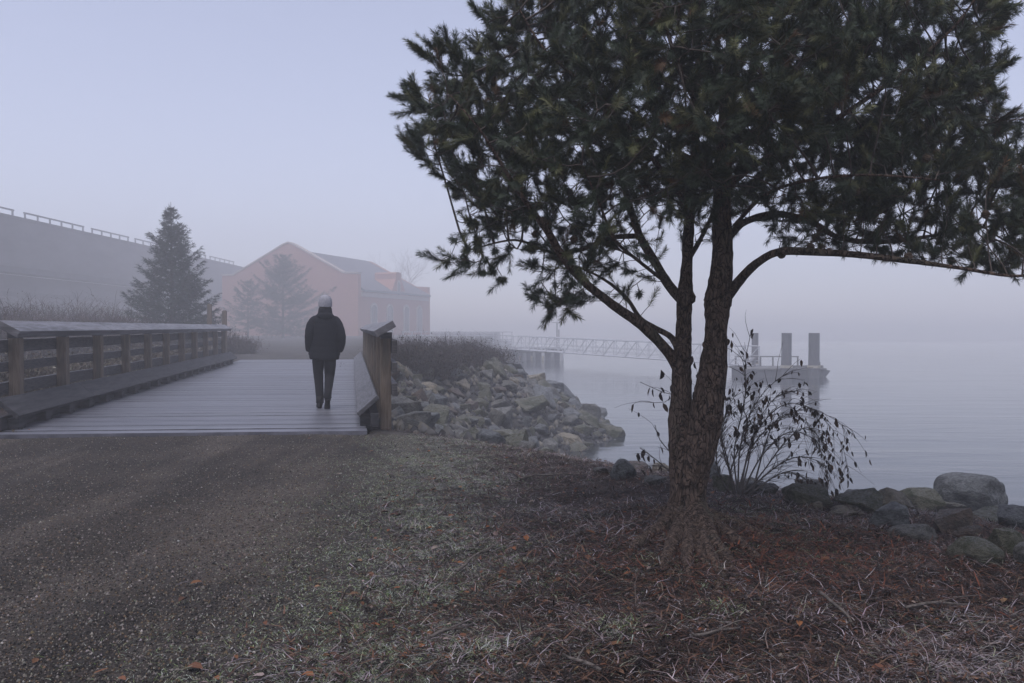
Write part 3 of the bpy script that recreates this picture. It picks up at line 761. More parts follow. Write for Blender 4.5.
# grass tufts that read as single plants
for u, v, nb, sz, lb in ((622, 634, 200, .10, 'pale frosted grass tuft in the foreground litter'), (722, 612, 150, .08, 'green frosted grass tuft below the pine roots'), (420, 528, 60, .07, 'olive grass tuft at the path edge'), (660, 562, 60, .07, 'frosted tuft just left of the pine roots'), (478, 655, 80, .09, 'white frosted tuft nearest the viewer beside the path')):
    q = G(u, v, 0); z = tz(q.x, q.y)
    base = np.stack([rng.normal(0, .045, nb), rng.normal(0, .045, nb), np.zeros(nb)], 1)
    d = flatdir(nb, .1); d[:, 2] = rng.uniform(.3, 1.3, nb); d /= np.linalg.norm(d, axis=1, keepdims=True)
    V, Fq, Cc = ribbons(base, d, rng.uniform(.5, 1.2, nb) * sz, rng.uniform(.003, .006, nb), rng.uniform(0, .2, nb), pick(nb, [(.36, .39, .33), (.16, .21, .08), (.26, .27, .18)], [2, 2, 2]), droop=.55, segs=3)
    o = mesh_np('grass_tuft', V, Fq, M['litter'], col=Cc); o.location = (q.x, q.y, z); tag(o, lb, 'grass tuft', 'grass tufts')

# ------------------------------------------------------------------ the pine
pine = thing('pine_tree', 'large two stemmed pine with wide dark needle crown, rooted in the leaf litter', 'tree', (1.18, 5.5, 0))
PL = Vector(pine.location)
def loc_np(V): V = np.asarray(V, float).copy(); V -= np.array(PL); return V
def uv_path(rows, step=.03):
    """rows (u, v, width_px, depth) -> smoothed (x,y,z,r)"""
    A = []
    for u, v, wpx, Y in rows:
        p = P(u, v, Y); A.append((p.x, p.y, p.z, wpx / 2 / F * Y))
    return smooth_path(A, step)
right_stem = uv_path([(689, 548, 70, 5.5), (689, 532, 54, 5.5), (688, 515, 43, 5.5), (688, 492, 37, 5.5), (692, 468, 36, 5.5), (699, 440, 35, 5.48), (708, 405, 31, 5.46), (713, 370, 28, 5.45), (716, 335, 25, 5.44), (718, 300, 25, 5.44), (722, 262, 22, 5.45), (722, 215, 20, 5.47), (723, 165, 18, 5.5), (727, 110, 15, 5.5), (731, 50, 12, 5.5), (733, -20, 10, 5.5), (731, -110, 7, 5.52), (730, -190, 3, 5.52)])
left_stem = uv_path([(685, 505, 26, 5.5), (683, 470, 26, 5.5), (681, 435, 23, 5.52), (681, 400, 20, 5.55), (682, 362, 18, 5.57), (684, 325, 16, 5.6), (685, 295, 16, 5.62), (687, 265, 12, 5.65), (689, 225, 11, 5.7), (692, 180, 9, 5.75), (697, 120, 7, 5.8), (699, 50, 6, 5.85), (703, -40, 4, 5.9), (705, -120, 2, 5.9)])
limbs = [
 [(680, 372, 15, 5.57), (668, 352, 14, 5.52), (645, 328, 14, 5.4), (612, 304, 12, 5.25), (582, 280, 11, 5.1), (562, 256, 10, 5.0), (548, 232, 9, 4.9), (528, 205, 7, 4.8), (505, 170, 5, 4.7), (480, 130, 3, 4.6), (450, 95, 1.5, 4.6)],
 [(680, 356, 9, 5.57), (672, 338, 8, 5.62), (655, 328, 7, 5.75), (640, 318, 6, 5.9), (628, 300, 5, 6.05), (612, 285, 4, 6.2), (590, 272, 3, 6.3), (560, 262, 1.5, 6.4)],
 [(683, 302, 13, 5.6), (668, 284, 12, 5.75), (655, 262, 11, 5.9), (640, 236, 10, 6.05), (628, 200, 8, 6.2), (615, 150, 6, 6.3), (600, 90, 5, 6.4), (585, 20, 3, 6.4), (580, -60, 1.5, 6.4)],
 [(640, 236, 7, 6.05), (610, 238, 6, 5.9), (580, 250, 5, 5.8), (550, 252, 4, 5.7), (515, 240, 3, 5.6), (470, 250, 1.5, 5.6)],
 [(728, 296, 14, 5.44), (740, 280, 12, 5.3), (756, 264, 11, 5.15), (778, 252, 10, 5.0), (815, 252, 10, 4.85), (860, 255, 8.5, 4.75), (910, 261, 7, 4.7), (960, 268, 5, 4.65), (1015, 276, 3.5, 4.65), (1060, 270, 1.5, 4.7)],
 [(727, 240, 11, 5.5), (745, 222, 9, 5.7), (780, 214, 9, 5.85), (815, 224, 8, 5.95), (840, 238, 7, 6.0), (880, 242, 6, 6.0), (930, 236, 4, 6.05), (1000, 225, 2, 6.1)],
 [(724, 190, 10, 5.5), (755, 165, 9, 5.3), (800, 140, 8, 5.1), (850, 110, 7, 4.95), (905, 70, 5, 4.9), (960, 20, 3, 4.9), (990, -30, 1.5, 4.9)],
 [(724, 170, 9, 5.5), (760, 130, 8, 5.8), (810, 85, 7, 6.1), (870, 40, 5, 6.3), (920, -20, 3, 6.4), (940, -70, 1.5, 6.4)],
 [(690, 210, 8, 5.7), (665, 175, 7, 5.4), (630, 130, 6, 5.1), (590, 90, 5, 4.9), (545, 50, 3, 4.8), (520, 10, 1.5, 4.8)],
 [(726, 120, 8, 5.5), (735, 80, 7, 5.1), (750, 40, 6, 4.7), (760, -20, 4, 4.5), (765, -80, 1.5, 4.4)],
 [(724, 150, 8, 5.5), (700, 110, 7, 5.1), (680, 70, 6, 4.7), (665, 20, 4, 4.5), (655, -50, 1.5, 4.4)],
 [(730, 60, 7, 5.5), (790, 10, 6, 5.5), (850, -40, 4, 5.5), (890, -90, 1.5, 5.5)],
 [(730, 40, 7, 5.5), (670, -10, 6, 5.6), (610, -60, 4, 5.7), (580, -100, 1.5, 5.7)],
 [(694, 160, 6, 5.75), (660, 140, 5, 6.2), (620, 100, 4, 6.6), (560, 60, 3, 6.8), (500, 90, 1.5, 6.8)],
 [(687, 262, 7, 5.65), (700, 240, 6, 5.9), (712, 215, 5, 6.2), (725, 180, 4, 6.5), (740, 120, 3, 6.8), (760, 50, 1.5, 6.9)],
 [(735, 225, 6, 5.45), (765, 195, 5, 5.0), (810, 180, 4, 4.6), (870, 175, 3, 4.4), (940, 180, 1.5, 4.4)],
 [(668, 284, 5, 5.75), (640, 262, 4.5, 5.3), (615, 240, 4, 4.9), (600, 205, 3, 4.6), (580, 160, 1.5, 4.4)],
]
paths = [uv_path([(a, b_, c_ * .78, d_) for a, b_, c_, d_ in l], .04) for l in limbs]
# ---- trunk mesh: both stems, knots, root flare
mb = MB()
def stem(mb, A, n, wob, seed):
    pts_ = [Vector(r[:3]) - PL for r in A]; mb.tube(pts_, [r[3] for r in A], n, wob=wob, seed=seed)
stem(mb, right_stem, 40, .16, 3); stem(mb, left_stem, 32, .16, 9)
for (u, v, Y, r) in ((685, 297, 5.58, .066), (727, 342, 5.42, .02), (716, 385, 5.36, .03), (707, 345, 5.36, .03), (682, 352, 5.55, .06), (718, 300, 5.44, .09), (690, 480, 5.38, .05), (712, 420, 5.36, .03)):
    p = P(u, v, Y) - PL; rr = []
    for i in range(9):
        th = PI * i / 8 - PI / 2; ring = []
        for k in range(12):
            q = Vector((math.cos(2 * PI * k / 12) * math.cos(th) * r, math.sin(2 * PI * k / 12) * math.cos(th) * r, math.sin(th) * r * 1.1)); q *= 1 + .3 * noise.noise(q * 25 + p * 3)
            ring.append(p + q)
        rr.append(ring)
    mb.rings(rr)
trunk = mb.build('trunk', M['bark'], pine, smooth=True)
for A in paths:
    mb = MB(); mb.tube([Vector(r[:3]) - PL for r in A], [max(r[3], .003) for r in A], 12, wob=.14, seed=random.random() * 9)
    mb.build('limb', M['bark'], pine, smooth=True)
rts = [((672, 532), (640, 552), (590, 566), .075), ((680, 540), (664, 566), (640, 585), .07), ((690, 545), (682, 585), (696, 622), .06), ((702, 540), (722, 562), (728, 588), .085), ((706, 535), (745, 555), (790, 585), .065), ((712, 530), (760, 545), (830, 560), .05), ((676, 525), (640, 530), (590, 535), .055), ((710, 545), (735, 575), (775, 605), .05), ((698, 548), (706, 575), (690, 596), .05), ((720, 575), (722, 590), (700, 600), .035)]
for a, b_, c_, r0 in rts:
    A_, B_, D_ = G(*a, 0), G(*b_, 0), G(*c_, 0)
    top = Vector((1.15, 5.5, .12)).lerp(A_, .45); rows = []
    for q, dz, r in ((top, .04, r0 * .9), (A_, .012, r0 * .82), (A_.lerp(B_, .5), .008, r0 * .62), (B_, .0, r0 * .44), (B_.lerp(D_, .5), -.018, r0 * .3), (D_, -.016, r0 * .18)):
        rows.append((q.x, q.y, tz(q.x, q.y) + dz, r))
    for k in (3, 4): rows[k] = (rows[k][0] + random.uniform(-.04, .04), rows[k][1], rows[k][2], rows[k][3])
    A = smooth_path(rows, .03); mb = MB(); mb.tube([Vector(r[:3]) - PL for r in A], [r[3] for r in A], 14, wob=.22, seed=random.random() * 9)
    mb.build('root', M['bark'], pine, smooth=True)
for k in range(7):  # thin surface roots radiating from the trunk foot
    a = random.uniform(-2.9, .2); L0 = random.uniform(.5, 1.0); rows = []
    for j in range(6):
        t = j / 5; aa = a + .25 * math.sin(t * 4 + k); x_ = 1.18 + math.cos(aa) * (.16 + L0 * t); y_ = 5.5 + math.sin(aa) * (.16 + L0 * t)
        rows.append((x_, y_, tz(x_, y_) + .012 * (1 - t) + .002, .014 * (1 - t * .7)))
    A = smooth_path(rows, .04); mb = MB(); mb.tube([Vector(r[:3]) - PL for r in A], [r[3] for r in A], 8, wob=.25, seed=k)
    mb.build('root', M['bark'], pine, smooth=True)
# ---- crown volume: outline, thickness, density
POLY = [(512, -20), (508, 16), (488, 24), (480, 44), (468, 58), (450, 44), (420, 52), (436, 72), (452, 92), (425, 82), (402, 90), (406, 112), (428, 128), (406, 144), (412, 162), (444, 178), (452, 205), (466, 232), (440, 258), (452, 272), (500, 284), (528, 276), (545, 312), (580, 318), (600, 292), (640, 312), (668, 300), (676, 262), (700, 246), (736, 244), (776, 240), (830, 249), (900, 258), (960, 267), (1030, 281), (1100, 266), (1120, 190), (1070, 135), (1016, 140), (1008, 118), (985, 104), (1006, 72), (988, 48), (1004, 14), (990, -20), (960, -90), (900, -150), (820, -190), (720, -215), (620, -180), (550, -110)]
PA = np.array(POLY, float)
def inside(u, v):
    r = np.zeros(len(u), bool); j = len(PA) - 1
    for i in range(len(PA)):
        xi, yi = PA[i]; xj, yj = PA[j]
        c = ((yi > v) != (yj > v)) & (u < (xj - xi) * (v - yi) / (yj - yi + 1e-9) + xi)
        r ^= c; j = i
    return r
def edge_dist(u, v):
    d = np.full(len(u), 1e9)
    for i in range(len(PA)):
        a = PA[i - 1]; b_ = PA[i]; ab = b_ - a; t = np.clip(((u - a[0]) * ab[0] + (v - a[1]) * ab[1]) / (ab @ ab), 0, 1)
        d = np.minimum(d, np.hypot(u - a[0] - t * ab[0], v - a[1] - t * ab[1]))
    return d
u = rng.uniform(395, 1125, 40000); v = rng.uniform(-215, 322, 40000)
k_ = inside(u, v); u, v = u[k_], v[k_]
dens = np.interp(v, [-215, -60, 150, 195, 235, 262, 330], [.45, .75, 1, .62, .34, .22, .2])
dens = np.where((u > 770) & (v > 190), np.maximum(dens, .62), dens)
dens = np.where((u < 600) & (v > 190), np.maximum(dens, .44), dens)
dens = np.where((u > 630) & (u < 705) & (v > 215), .13, dens)
dens = np.where((u > 700) & (u < 770) & (v > 205), .5 * (v < 250), dens)
clump = snoise(u / 38, v / 24, 1.0, 4) + .5 * snoise(u / 17, v / 13, 1.0, 8)
dens = dens * np.clip(.85 + .7 * clump, .2, 1.15)
k_ = rng.random(len(u)) < dens; u, v = u[k_], v[k_]
ed = edge_dist(u, v); half = np.minimum(1.55, .10 + 1.55 * np.sqrt(np.clip(ed / 150, 0, 1)))
dep = 5.55 + half * rng.uniform(-1, 1, len(u)) * np.where(rng.random(len(u)) < .5, 1, rng.uniform(.5, 1, len(u)))
ATT = np.array([P(a, b_, c_) for a, b_, c_ in zip(u, v, dep)])[:7000]
sprig = []
for (ua, va, ub, vb_, Y) in ((462, 118, 412, 92, 4.65), (480, 90, 422, 54, 4.7), (480, 75, 449, 46, 4.8), (462, 154, 414, 144, 4.9), (490, 262, 436, 260, 5.5), (484, 192, 440, 180, 5.2), (520, 30, 478, 12, 4.9), (972, 130, 1013, 121, 5.0), (958, 84, 1006, 68, 5.0), (965, 48, 1006, 12, 5.0), (985, 172, 1046, 138, 4.9), (575, 292, 545, 320, 5.1), (520, 250, 462, 276, 5.4), (450, 126, 424, 112, 4.9), (500, 52, 484, 28, 5.0)):
    for t_ in np.linspace(0, 1, 9): sprig.append(P(ua + (ub - ua) * t_, va + (vb_ - va) * t_, Y + random.uniform(-.05, .05)))
ATT = np.concatenate([ATT, np.array(sprig)])
# ---- space colonisation from the limbs
NP_ = []; PAR = []
for A in [right_stem[len(right_stem) // 2:], left_stem[len(left_stem) // 2:]] + [p[2:] for p in paths]:
    for j, r in enumerate(A[::2]):
        PAR.append(len(NP_) - 1 if j else -1); NP_.append(r[:3])
n_base = len(NP_)
nodes_ = np.array(NP_); alive = np.ones(len(ATT), bool)
near_i = np.zeros(len(ATT), int); near_d = np.full(len(ATT), 1e9)
def upd(start):
    global near_i, near_d
    for c0 in range(start, len(nodes_), 400):
        blk = nodes_[c0:c0 + 400]; D = np.linalg.norm(ATT[:, None] - blk[None], axis=2); j = D.argmin(1); dm = D[np.arange(len(ATT)), j]
        b_ = dm < near_d; near_d[b_] = dm[b_]; near_i[b_] = j[b_] + c0
upd(0); STEP = .075
for it in range(70):
    alive &= near_d > .075
    if not alive.any(): break
    idx = np.where(alive & (near_d < .9))[0]
    if len(idx) == 0: idx = np.where(alive)[0]
    acc = {}
    for a in idx:
        d = ATT[a] - nodes_[near_i[a]]; acc.setdefault(near_i[a], []).append(d / np.linalg.norm(d))
    new = []; st0 = len(nodes_)
    for i_, ds in acc.items():
        d = np.sum(ds, 0) + rng.normal(0, .12, 3) + np.array([0, 0, .06]); ln = np.linalg.norm(d)
        if ln < 1e-3: continue
        new.append(nodes_[i_] + d / ln * STEP); PAR.append(i_)
    if not new: break
    nodes_ = np.concatenate([nodes_, np.array(new)]); upd(st0)
nn_ = len(nodes_); PAR = np.array(PAR); kids = np.zeros(nn_, int); load = np.zeros(nn_)
for i in range(nn_ - 1, -1, -1):
    if kids[i] == 0: load[i] = 1
    if PAR[i] >= 0 : kids[PAR[i]] += 1; load[PAR[i]] += load[i]
rad = .0022 * load ** .42
mb = MB(); Vt = []; Ft_ = []
for i in range(n_base, nn_):
    p, q = nodes_[PAR[i]], nodes_[i]; d = q - p; d /= np.linalg.norm(d) + 1e-9
    a = np.cross(d, [.3, .5, .8]); a /= np.linalg.norm(a); b_ = np.cross(d, a); r1 = min(rad[PAR[i]], rad[i] * 1.5); r2 = rad[i]; o0 = len(Vt)
    for c_, r_ in ((p, r1), (q, r2)):
        for k in range(5): Vt.append(c_ + r_ * (a * math.cos(k * 1.2566) + b_ * math.sin(k * 1.2566)))
    for k in range(5): Ft_.append((o0 + k, o0 + (k + 1) % 5, o0 + 5 + (k + 1) % 5, o0 + 5 + k))
mesh_np('branchwork', loc_np(Vt), np.array(Ft_), M['limb_bark'], pine, smooth=True)
# ---- needle shoots
thin = np.where((np.arange(nn_) >= n_base) & (load <= 3.2))[0]
tips = np.where((np.arange(nn_) >= n_base) & (kids == 0))[0]
sel = np.concatenate([tips, tips, tips, thin[rng.random(len(thin)) < .85]])
sz_ = nodes_[sel]; vv_ = 341.5 - 850 * ((sz_[:, 2] - CAM_Z) / sz_[:, 1] + math.tan(PITCH)); uu_ = 512 + 850 * sz_[:, 0] / sz_[:, 1]
sel = sel[rng.random(len(sel)) < np.interp(vv_, [165, 225, 265], [1, .66, .40]) * np.where((uu_ < 600) | (uu_ > 800), 1.35, 1)]
S0 = nodes_[sel]; D0 = S0 - nodes_[PAR[sel]]; D0 /= np.linalg.norm(D0, axis=1, keepdims=True)
D0 = D0 * 1.0 + rng.normal(0, .26, D0.shape) + np.array([0, 0, .5]) + (S0 - np.array([1.3, 5.55, 2.6])) * .16
D0 /= np.linalg.norm(D0, axis=1, keepdims=True)
ns = len(S0); LS = rng.uniform(.06, .16, ns); NN = 135
open('/tmp/pine.txt','w').write(f'{nn_} {ns} {len(tips)} {len(ATT)}')
a1 = np.cross(D0, rng.normal(0, 1, D0.shape)); a1 /= np.linalg.norm(a1, axis=1, keepdims=True); a2 = np.cross(D0, a1)
t = rng.uniform(-.12, 1, (ns, NN)) ** 1.0; ph = rng.uniform(0, 2 * PI, (ns, NN)); ang = rng.normal(1.0, .2, (ns, NN)) * (1 - .4 * np.clip(t, 0, 1) ** 2)
nb = S0[:, None] + D0[:, None] * (LS[:, None] * t)[..., None]
rad_d = a1[:, None] * np.cos(ph)[..., None] + a2[:, None] * np.sin(ph)[..., None]
nd = D0[:, None] * np.cos(ang)[..., None] + rad_d * np.sin(ang)[..., None]
nl = rng.uniform(.028, .052, (ns, NN)); tan_ = np.cross(nd, rad_d); tan_ /= np.linalg.norm(tan_, axis=2, keepdims=True) + 1e-9
mid = nb + nd * (nl * .55)[..., None]; tip = nb + nd * nl[..., None] + np.array([0, 0, -.004])
w_ = .0014
V = np.stack([nb - tan_ * w_ * .6, nb + tan_ * w_ * .6, mid + tan_ * w_, mid - tan_ * w_, tip], 2).reshape(-1, 3)
b = np.arange(ns * NN)[:, None] * 5
shade = rng.uniform(.65, 1.35, (ns, 1, 1)); hue = np.where(rng.random((ns, 1, 1)) < .28, np.array([[[.10, .105, .045]]]), np.array([[[.04, .056, .032]]]))
hue = np.where(rng.random((ns, 1, 1)) < .03, np.array([[[.10, .06, .03]]]), hue)
colr = np.broadcast_to(hue * shade, (ns, NN, 3)) * rng.uniform(.75, 1.25, (ns, NN, 1))
mesh_np('crown', loc_np(V), [b + np.array([[0, 1, 2, 3]]), b + np.array([[3, 2, 4]])], M['needle'], pine, col=np.repeat(colr.reshape(-1, 3), 5, 0))
# ---- cones
conem = None
for (u_, v_, Y) in ((612, 200, 5.2), (582, 240, 5.0), (855, 186, 4.7), (915, 246, 4.75), (905, 160, 4.6), (690, 150, 5.0), (818, 244, 4.9), (770, 240, 5.2), (560, 165, 4.9), (640, 195, 5.6), (980, 210, 4.8), (520, 230, 5.2)):
    p = P(u_, v_, Y)
    j = np.linalg.norm(nodes_ - np.array(p), axis=1).argmin(); p = Vector(nodes_[j]) + Vector((0, 0, -.02)) - PL
    if conem is None:
        mb = MB(); rr = []
        for i in range(13):
            t_ = i / 12; rr_ = .021 * math.sin(PI * (t_ * .88 + .1)) * (1.0 + .25 * (i % 2)); rr.append([Vector((math.cos(2 * PI * (k + .5 * (i % 2)) / 10) * rr_, math.sin(2 * PI * (k + .5 * (i % 2)) / 10) * rr_, .055 * (.5 - t_))) for k in range(10)])
        mb.rings(rr); co = mb.build('pine_cone', M['cone'], pine); conem = co
    else:
        co = conem.copy(); C.objects.link(co); co.parent = pine
    co.location = p; co.rotation_euler = (random.uniform(-.6, .6), random.uniform(-.6, .6), 0)

# ------------------------------------------------------------------ leafy shrubs by the trunk
def stem_plant(name, label, base, stems, leaf_n, leafy_from, lsize, twig_n, rmul=1.0, leafcol=((.045, .032, .028), (.03, .022, .02), (.07, .045, .032))):
    root = thing(name, label, 'shrub', base); B0 = Vector(base); mb = MB(); spots = []
    for rows in stems:
        A = [(*(P(u, v, Y) - B0), w / 2 / F * Y) for u, v, w, Y in rows]
        A = smooth_path(A, .05); pts_ = [Vector(r[:3]) for r in A]; mb.tube(pts_, [max(r[3] * rmul, .0016) for r in A], 6)
        for k in range(twig_n):
            i = random.randint(int(len(pts_) * .25), len(pts_) - 2); d = (pts_[i + 1] - pts_[i]).normalized()
            d = (d + Vector((random.uniform(-1, 1), random.uniform(-1, 1), random.uniform(-.3, .8))) * .8).normalized(); q = pts_[i]; tw = [q]; ln = random.uniform(.06, .3)
            for s_ in range(4): d = (d + Vector((random.gauss(0, .12), random.gauss(0, .12), -.16))).normalized(); q = q + d * ln / 4; tw.append(q)
            mb.tube(tw, [.0026, .002, .0017, .0014, .001], 4); spots += [(tw[3], i / len(pts_)), (tw[4], i / len(pts_)), (tw[2], i / len(pts_))]
        for i in range(len(pts_)): spots.append((pts_[i], i / len(pts_)))
    mb.build('stem', M['greybark'], root, smooth=True)
    spots = [s for s in spots if s[1] >= leafy_from]; ch = [random.choice(spots)[0] for _ in range(leaf_n)]
    c_ = np.array(ch) + rng.normal(0, .008, (leaf_n, 3)); d = np.stack([rng.normal(.08, .32, leaf_n), rng.normal(0, .32, leaf_n), -np.ones(leaf_n)], 1); d /= np.linalg.norm(d, axis=1, keepdims=True)
    up_ = rng.normal(0, 1, (leaf_n, 3)); up_[:, 2] *= .2; L_ = rng.uniform(.55, 1.25, leaf_n) * lsize
    V, T, Q = leaf_arr(c_, d, up_, L_, L_ * rng.uniform(.32, .5, leaf_n), rng.uniform(.1, .5, leaf_n))
    mesh_np('foliage', V, [T, Q], M['litter'], root, col=np.repeat(pick(leaf_n, leafcol, [1, 1, .7]), 8, 0))
    return root
st = []
for (pts_) in ([(738, 494), (736, 450), (742, 400), (748, 360), (750, 330)], [(738, 494), (748, 450), (775, 420), (805, 410), (835, 418), (852, 432)], [(740, 494), (752, 440), (780, 405), (815, 412), (838, 440), (845, 470)],
               [(742, 494), (760, 455), (790, 430), (820, 440), (830, 478)], [(736, 494), (728, 455), (720, 425), (712, 400)], [(738, 494), (742, 450), (752, 415), (768, 385), (784, 372)], [(744, 494), (775, 465), (800, 455), (822, 462), (832, 484)],
               [(734, 494), (728, 470), (722, 440), (728, 408), (736, 395)], [(741, 494), (750, 462), (758, 430), (776, 398), (800, 392)], [(746, 494), (765, 470), (785, 440), (812, 425), (828, 450)], [(730, 494), (720, 470), (716, 445), (724, 420)], [(750, 494), (770, 478), (790, 470), (808, 478)],
               [(726, 494), (735, 460), (745, 430), (744, 405)], [(752, 494), (762, 450), (770, 425), (786, 412), (806, 424), (818, 455)]):
    Y0 = 6.35; dy = random.uniform(-.25, .35)
    st.append([(a + random.uniform(-3, 3) * (i > 0), c_ + random.uniform(-3, 3) * (i > 0), [2.0, 1.4, 1.0, .7, .5, .4][i], Y0 + dy * i / 4) for i, (a, c_) in enumerate(pts_)])
stem_plant('drooping_shrub', 'bare arching shrub with dark withered hanging leaves just right of the pine trunk', P(738, 494, 6.35), st, 430, .40, .052, 44, leafcol=((.06, .042, .034), (.03, .023, .021), (.10, .066, .046)))
st = []
for pts_ in ([(686, 490), (668, 470), (650, 455), (640, 448)], [(688, 490), (676, 460), (660, 440), (655, 425)], [(688, 488), (684, 440), (678, 400), (662, 392), (640, 382)], [(690, 480), (690, 430), (684, 390), (665, 402), (645, 402)], [(690, 480), (700, 420), (702, 390), (704, 370)], [(684, 490), (674, 474), (662, 466), (648, 466)]):
    st.append([(a, c_, [1.8, 1.3, .9, .7, .5][i], 6.0 + .05 * i) for i, (a, c_) in enumerate(pts_)])
stem_plant('thin_shrub', 'sparse twiggy shrub with few dark leaves poking out left of the pine trunk', P(687, 492, 6.0), st, 46, .5, .07, 5)
# dry weed stems on the bank top
for (u_, v_, Y, lb) in ((800, 492, 7.0, 'dry tan weed stalks between drooping shrub and boulders'), (562, 462, 8.7, 'thin dry weed stalks by the water gap left of the pine'), (886, 480, 7.3, 'wispy dry stalks beside the pale tan rock')):
    p = P(u_, v_, Y); nb_ = 26; base = np.stack([rng.normal(0, .12, nb_), rng.normal(0, .12, nb_), np.full(nb_, -.04)], 1); d = flatdir(nb_, .1); d[:, 2] = rng.uniform(.6, 2.5, nb_); d /= np.linalg.norm(d, axis=1, keepdims=True)
    V, Fq, Cc = ribbons(base, d, rng.uniform(.12, .34, nb_), rng.uniform(.003, .006, nb_), rng.uniform(0, .2, nb_), pick(nb_, [(.16, .13, .09), (.09, .07, .05)], [1, 1]), droop=.3, segs=3)
    o = mesh_np('dry_weed', V, Fq, M['litter'], col=Cc); o.location = (p.x, p.y, tz(p.x, p.y)); tag(o, lb, 'weed', 'dry weeds along the bank')

# ------------------------------------------------------------------ thickets
def thicket(name, label, cat, c, rx, ry, h, n, cols, leafcols, group, leaf_n=0, width=.012, droop=.55, upright=.9):
    """tangle of arching stems with small leaves"""
    z0 = tz(c[0], c[1]); root = thing(name, label, cat, (c[0], c[1], z0), 0, group)
    a = rng.uniform(0, 2 * PI, n); q = np.sqrt(rng.random(n)); bx, by = np.cos(a) * q * rx * .85, np.sin(a) * q * ry * .85
    base = np.stack([bx, by, terrain(bx + c[0], by + c[1]) - z0 - .03], 1)
    d = np.stack([np.cos(a) * q * .7 + rng.normal(0, .35, n), np.sin(a) * q * .7 + rng.normal(0, .35, n), np.full(n, upright) + rng.uniform(0, .6, n)], 1); d /= np.linalg.norm(d, axis=1, keepdims=True)
    prof = np.sqrt(np.clip(1 - q ** 2 * .75, .1, 1)) * (.8 + .3 * snoise(bx * 1.0 + c[0], by + c[1], 2.6, 3))
    ln = h * prof * rng.uniform(.35, 1.35, n)
    V, Fq, Cc = ribbons(base, d, ln, np.full(n, width) * rng.uniform(.5, 1.2, n), rng.uniform(-.1, .3, n), pick(n, cols, [1] * len(cols)), droop=droop, segs=5)
    parts = [(V, Fq, Cc)]
    # second-order twigs from points along the stems
    Vs = V.reshape(n, 12, 3); m2 = n * 2; who = rng.integers(0, n, m2); kk = rng.integers(2, 6, m2); b2 = Vs[who, kk * 2]
    d2 = rng.normal(0, 1, (m2, 3)) + np.array([0, 0, .35]); d2 /= np.linalg.norm(d2, axis=1, keepdims=True)
    parts.append(ribbons(b2, d2, h * rng.uniform(.08, .32, m2), np.full(m2, width * .6), rng.uniform(-.2, .3, m2), pick(m2, cols, [1] * len(cols)), droop=.2, segs=2))
    V, Fq, Cc = join(parts); mesh_np('stem', V, Fq, M['litter'], root, col=Cc)
    if leaf_n:
        who = rng.integers(0, n, leaf_n); kk = rng.integers(2, 6, leaf_n); c_ = Vs[who, kk * 2] + rng.normal(0, .07, (leaf_n, 3)); c_[:, 2] = np.maximum(c_[:, 2], .02)
        d = rng.normal(0, 1, (leaf_n, 3)); d /= np.linalg.norm(d, axis=1, keepdims=True); L_ = rng.uniform(.03, .075, leaf_n)
        V, T, Q = leaf_arr(c_, d, rng.normal(0, 1, (leaf_n, 3)), L_, L_ * .6, rng.uniform(0, .4, leaf_n))
        mesh_np('leafage', V, [T, Q], M['litter'], root, col=np.repeat(pick(leaf_n, leafcols, [1] * len(leafcols)), 8, 0))
    return root
GB = [(.03, .022, .023), (.045, .034, .034), (.02, .017, .018)]; GL = [(.035, .035, .025), (.055, .045, .035), (.05, .035, .03)]
g_b = 'brambles on top of the stone bank'
for c, rx, ry, h, lb in (((-2.9, 26.8), 1.0, 1.9, 2.1, 'grey brown bramble thicket close behind the right railing post'), ((-2.6, 30), 1.5, 2.0, 2.3, 'tallest rounded bramble thicket in the middle of the stone bank top'), ((-1.7, 34), 1.5, 2.0, 1.8, 'dark bramble thicket at the water end of the stone bank top')):
    thicket('bramble_thicket', lb, 'thicket', c, rx, ry, h, 2600, GB, GL, g_b, 8000, .015)
nb = 2600
x = rng.uniform(-2.3, -.2, nb); y = rng.uniform(22, 36, nb); cx = np.interp(y, CXK[:, 0], CXK[:, 1]); x = cx + rng.normal(-.05, .28, nb)
d = flatdir(nb, .1); d[:, 2] = rng.uniform(.5, 1.6, nb); d /= np.linalg.norm(d, axis=1, keepdims=True)
V, Fq, Cc = ribbons(np.stack([x, y, terrain(x, y) + .02], 1), d, rng.uniform(.1, .3, nb), rng.uniform(.008, .014, nb), rng.uniform(0, .2, nb), pick(nb, [(.06, .09, .035), (.09, .11, .05), (.10, .09, .05)], [1, 1, .7]), droop=.5)
o = mesh_np('grass', V, Fq, M['litter'], col=Cc); tag(o, 'strip of green grass between the brambles and the stone bank', 'grass', kind='stuff')
BR = [(.042, .024, .02), (.028, .018, .016), (.06, .04, .03)]; BLf = [(.08, .055, .035), (.11, .085, .05), (.06, .04, .03)]
g_l = 'bare scrub below the viaduct'
for c, rx, ry, h, n_, lb in (((-19.5, 31), 2.6, 2.2, 2.7, 1000, 'brown bare thicket with pale leaves above the near end of the left railing'), ((-17.6, 36), 2.6, 2.4, 2.6, 1000, 'reddish brown bare thicket left of the spruce'), ((-23, 38), 2.8, 2.4, 3.6, 1000, 'tall wispy bare thicket under the viaduct at the edge of view'), ((-19.8, 43), 3.0, 2.6, 3.2, 1000, 'purple brown scrub under the viaduct beside the spruce'), ((-14.2, 42), 1.6, 1.6, 1.5, 600, 'low dark scrub right of the spruce behind the two tall posts'), ((-24.5, 47), 3.2, 2.6, 4.0, 900, 'faint tall scrub against the lower viaduct wall')):
    thicket('bare_thicket', lb, 'thicket', c, rx, ry, h, int(n_ * 3.8), BR, BLf, g_l, int(n_ * 10), .036, .32, 1.0)
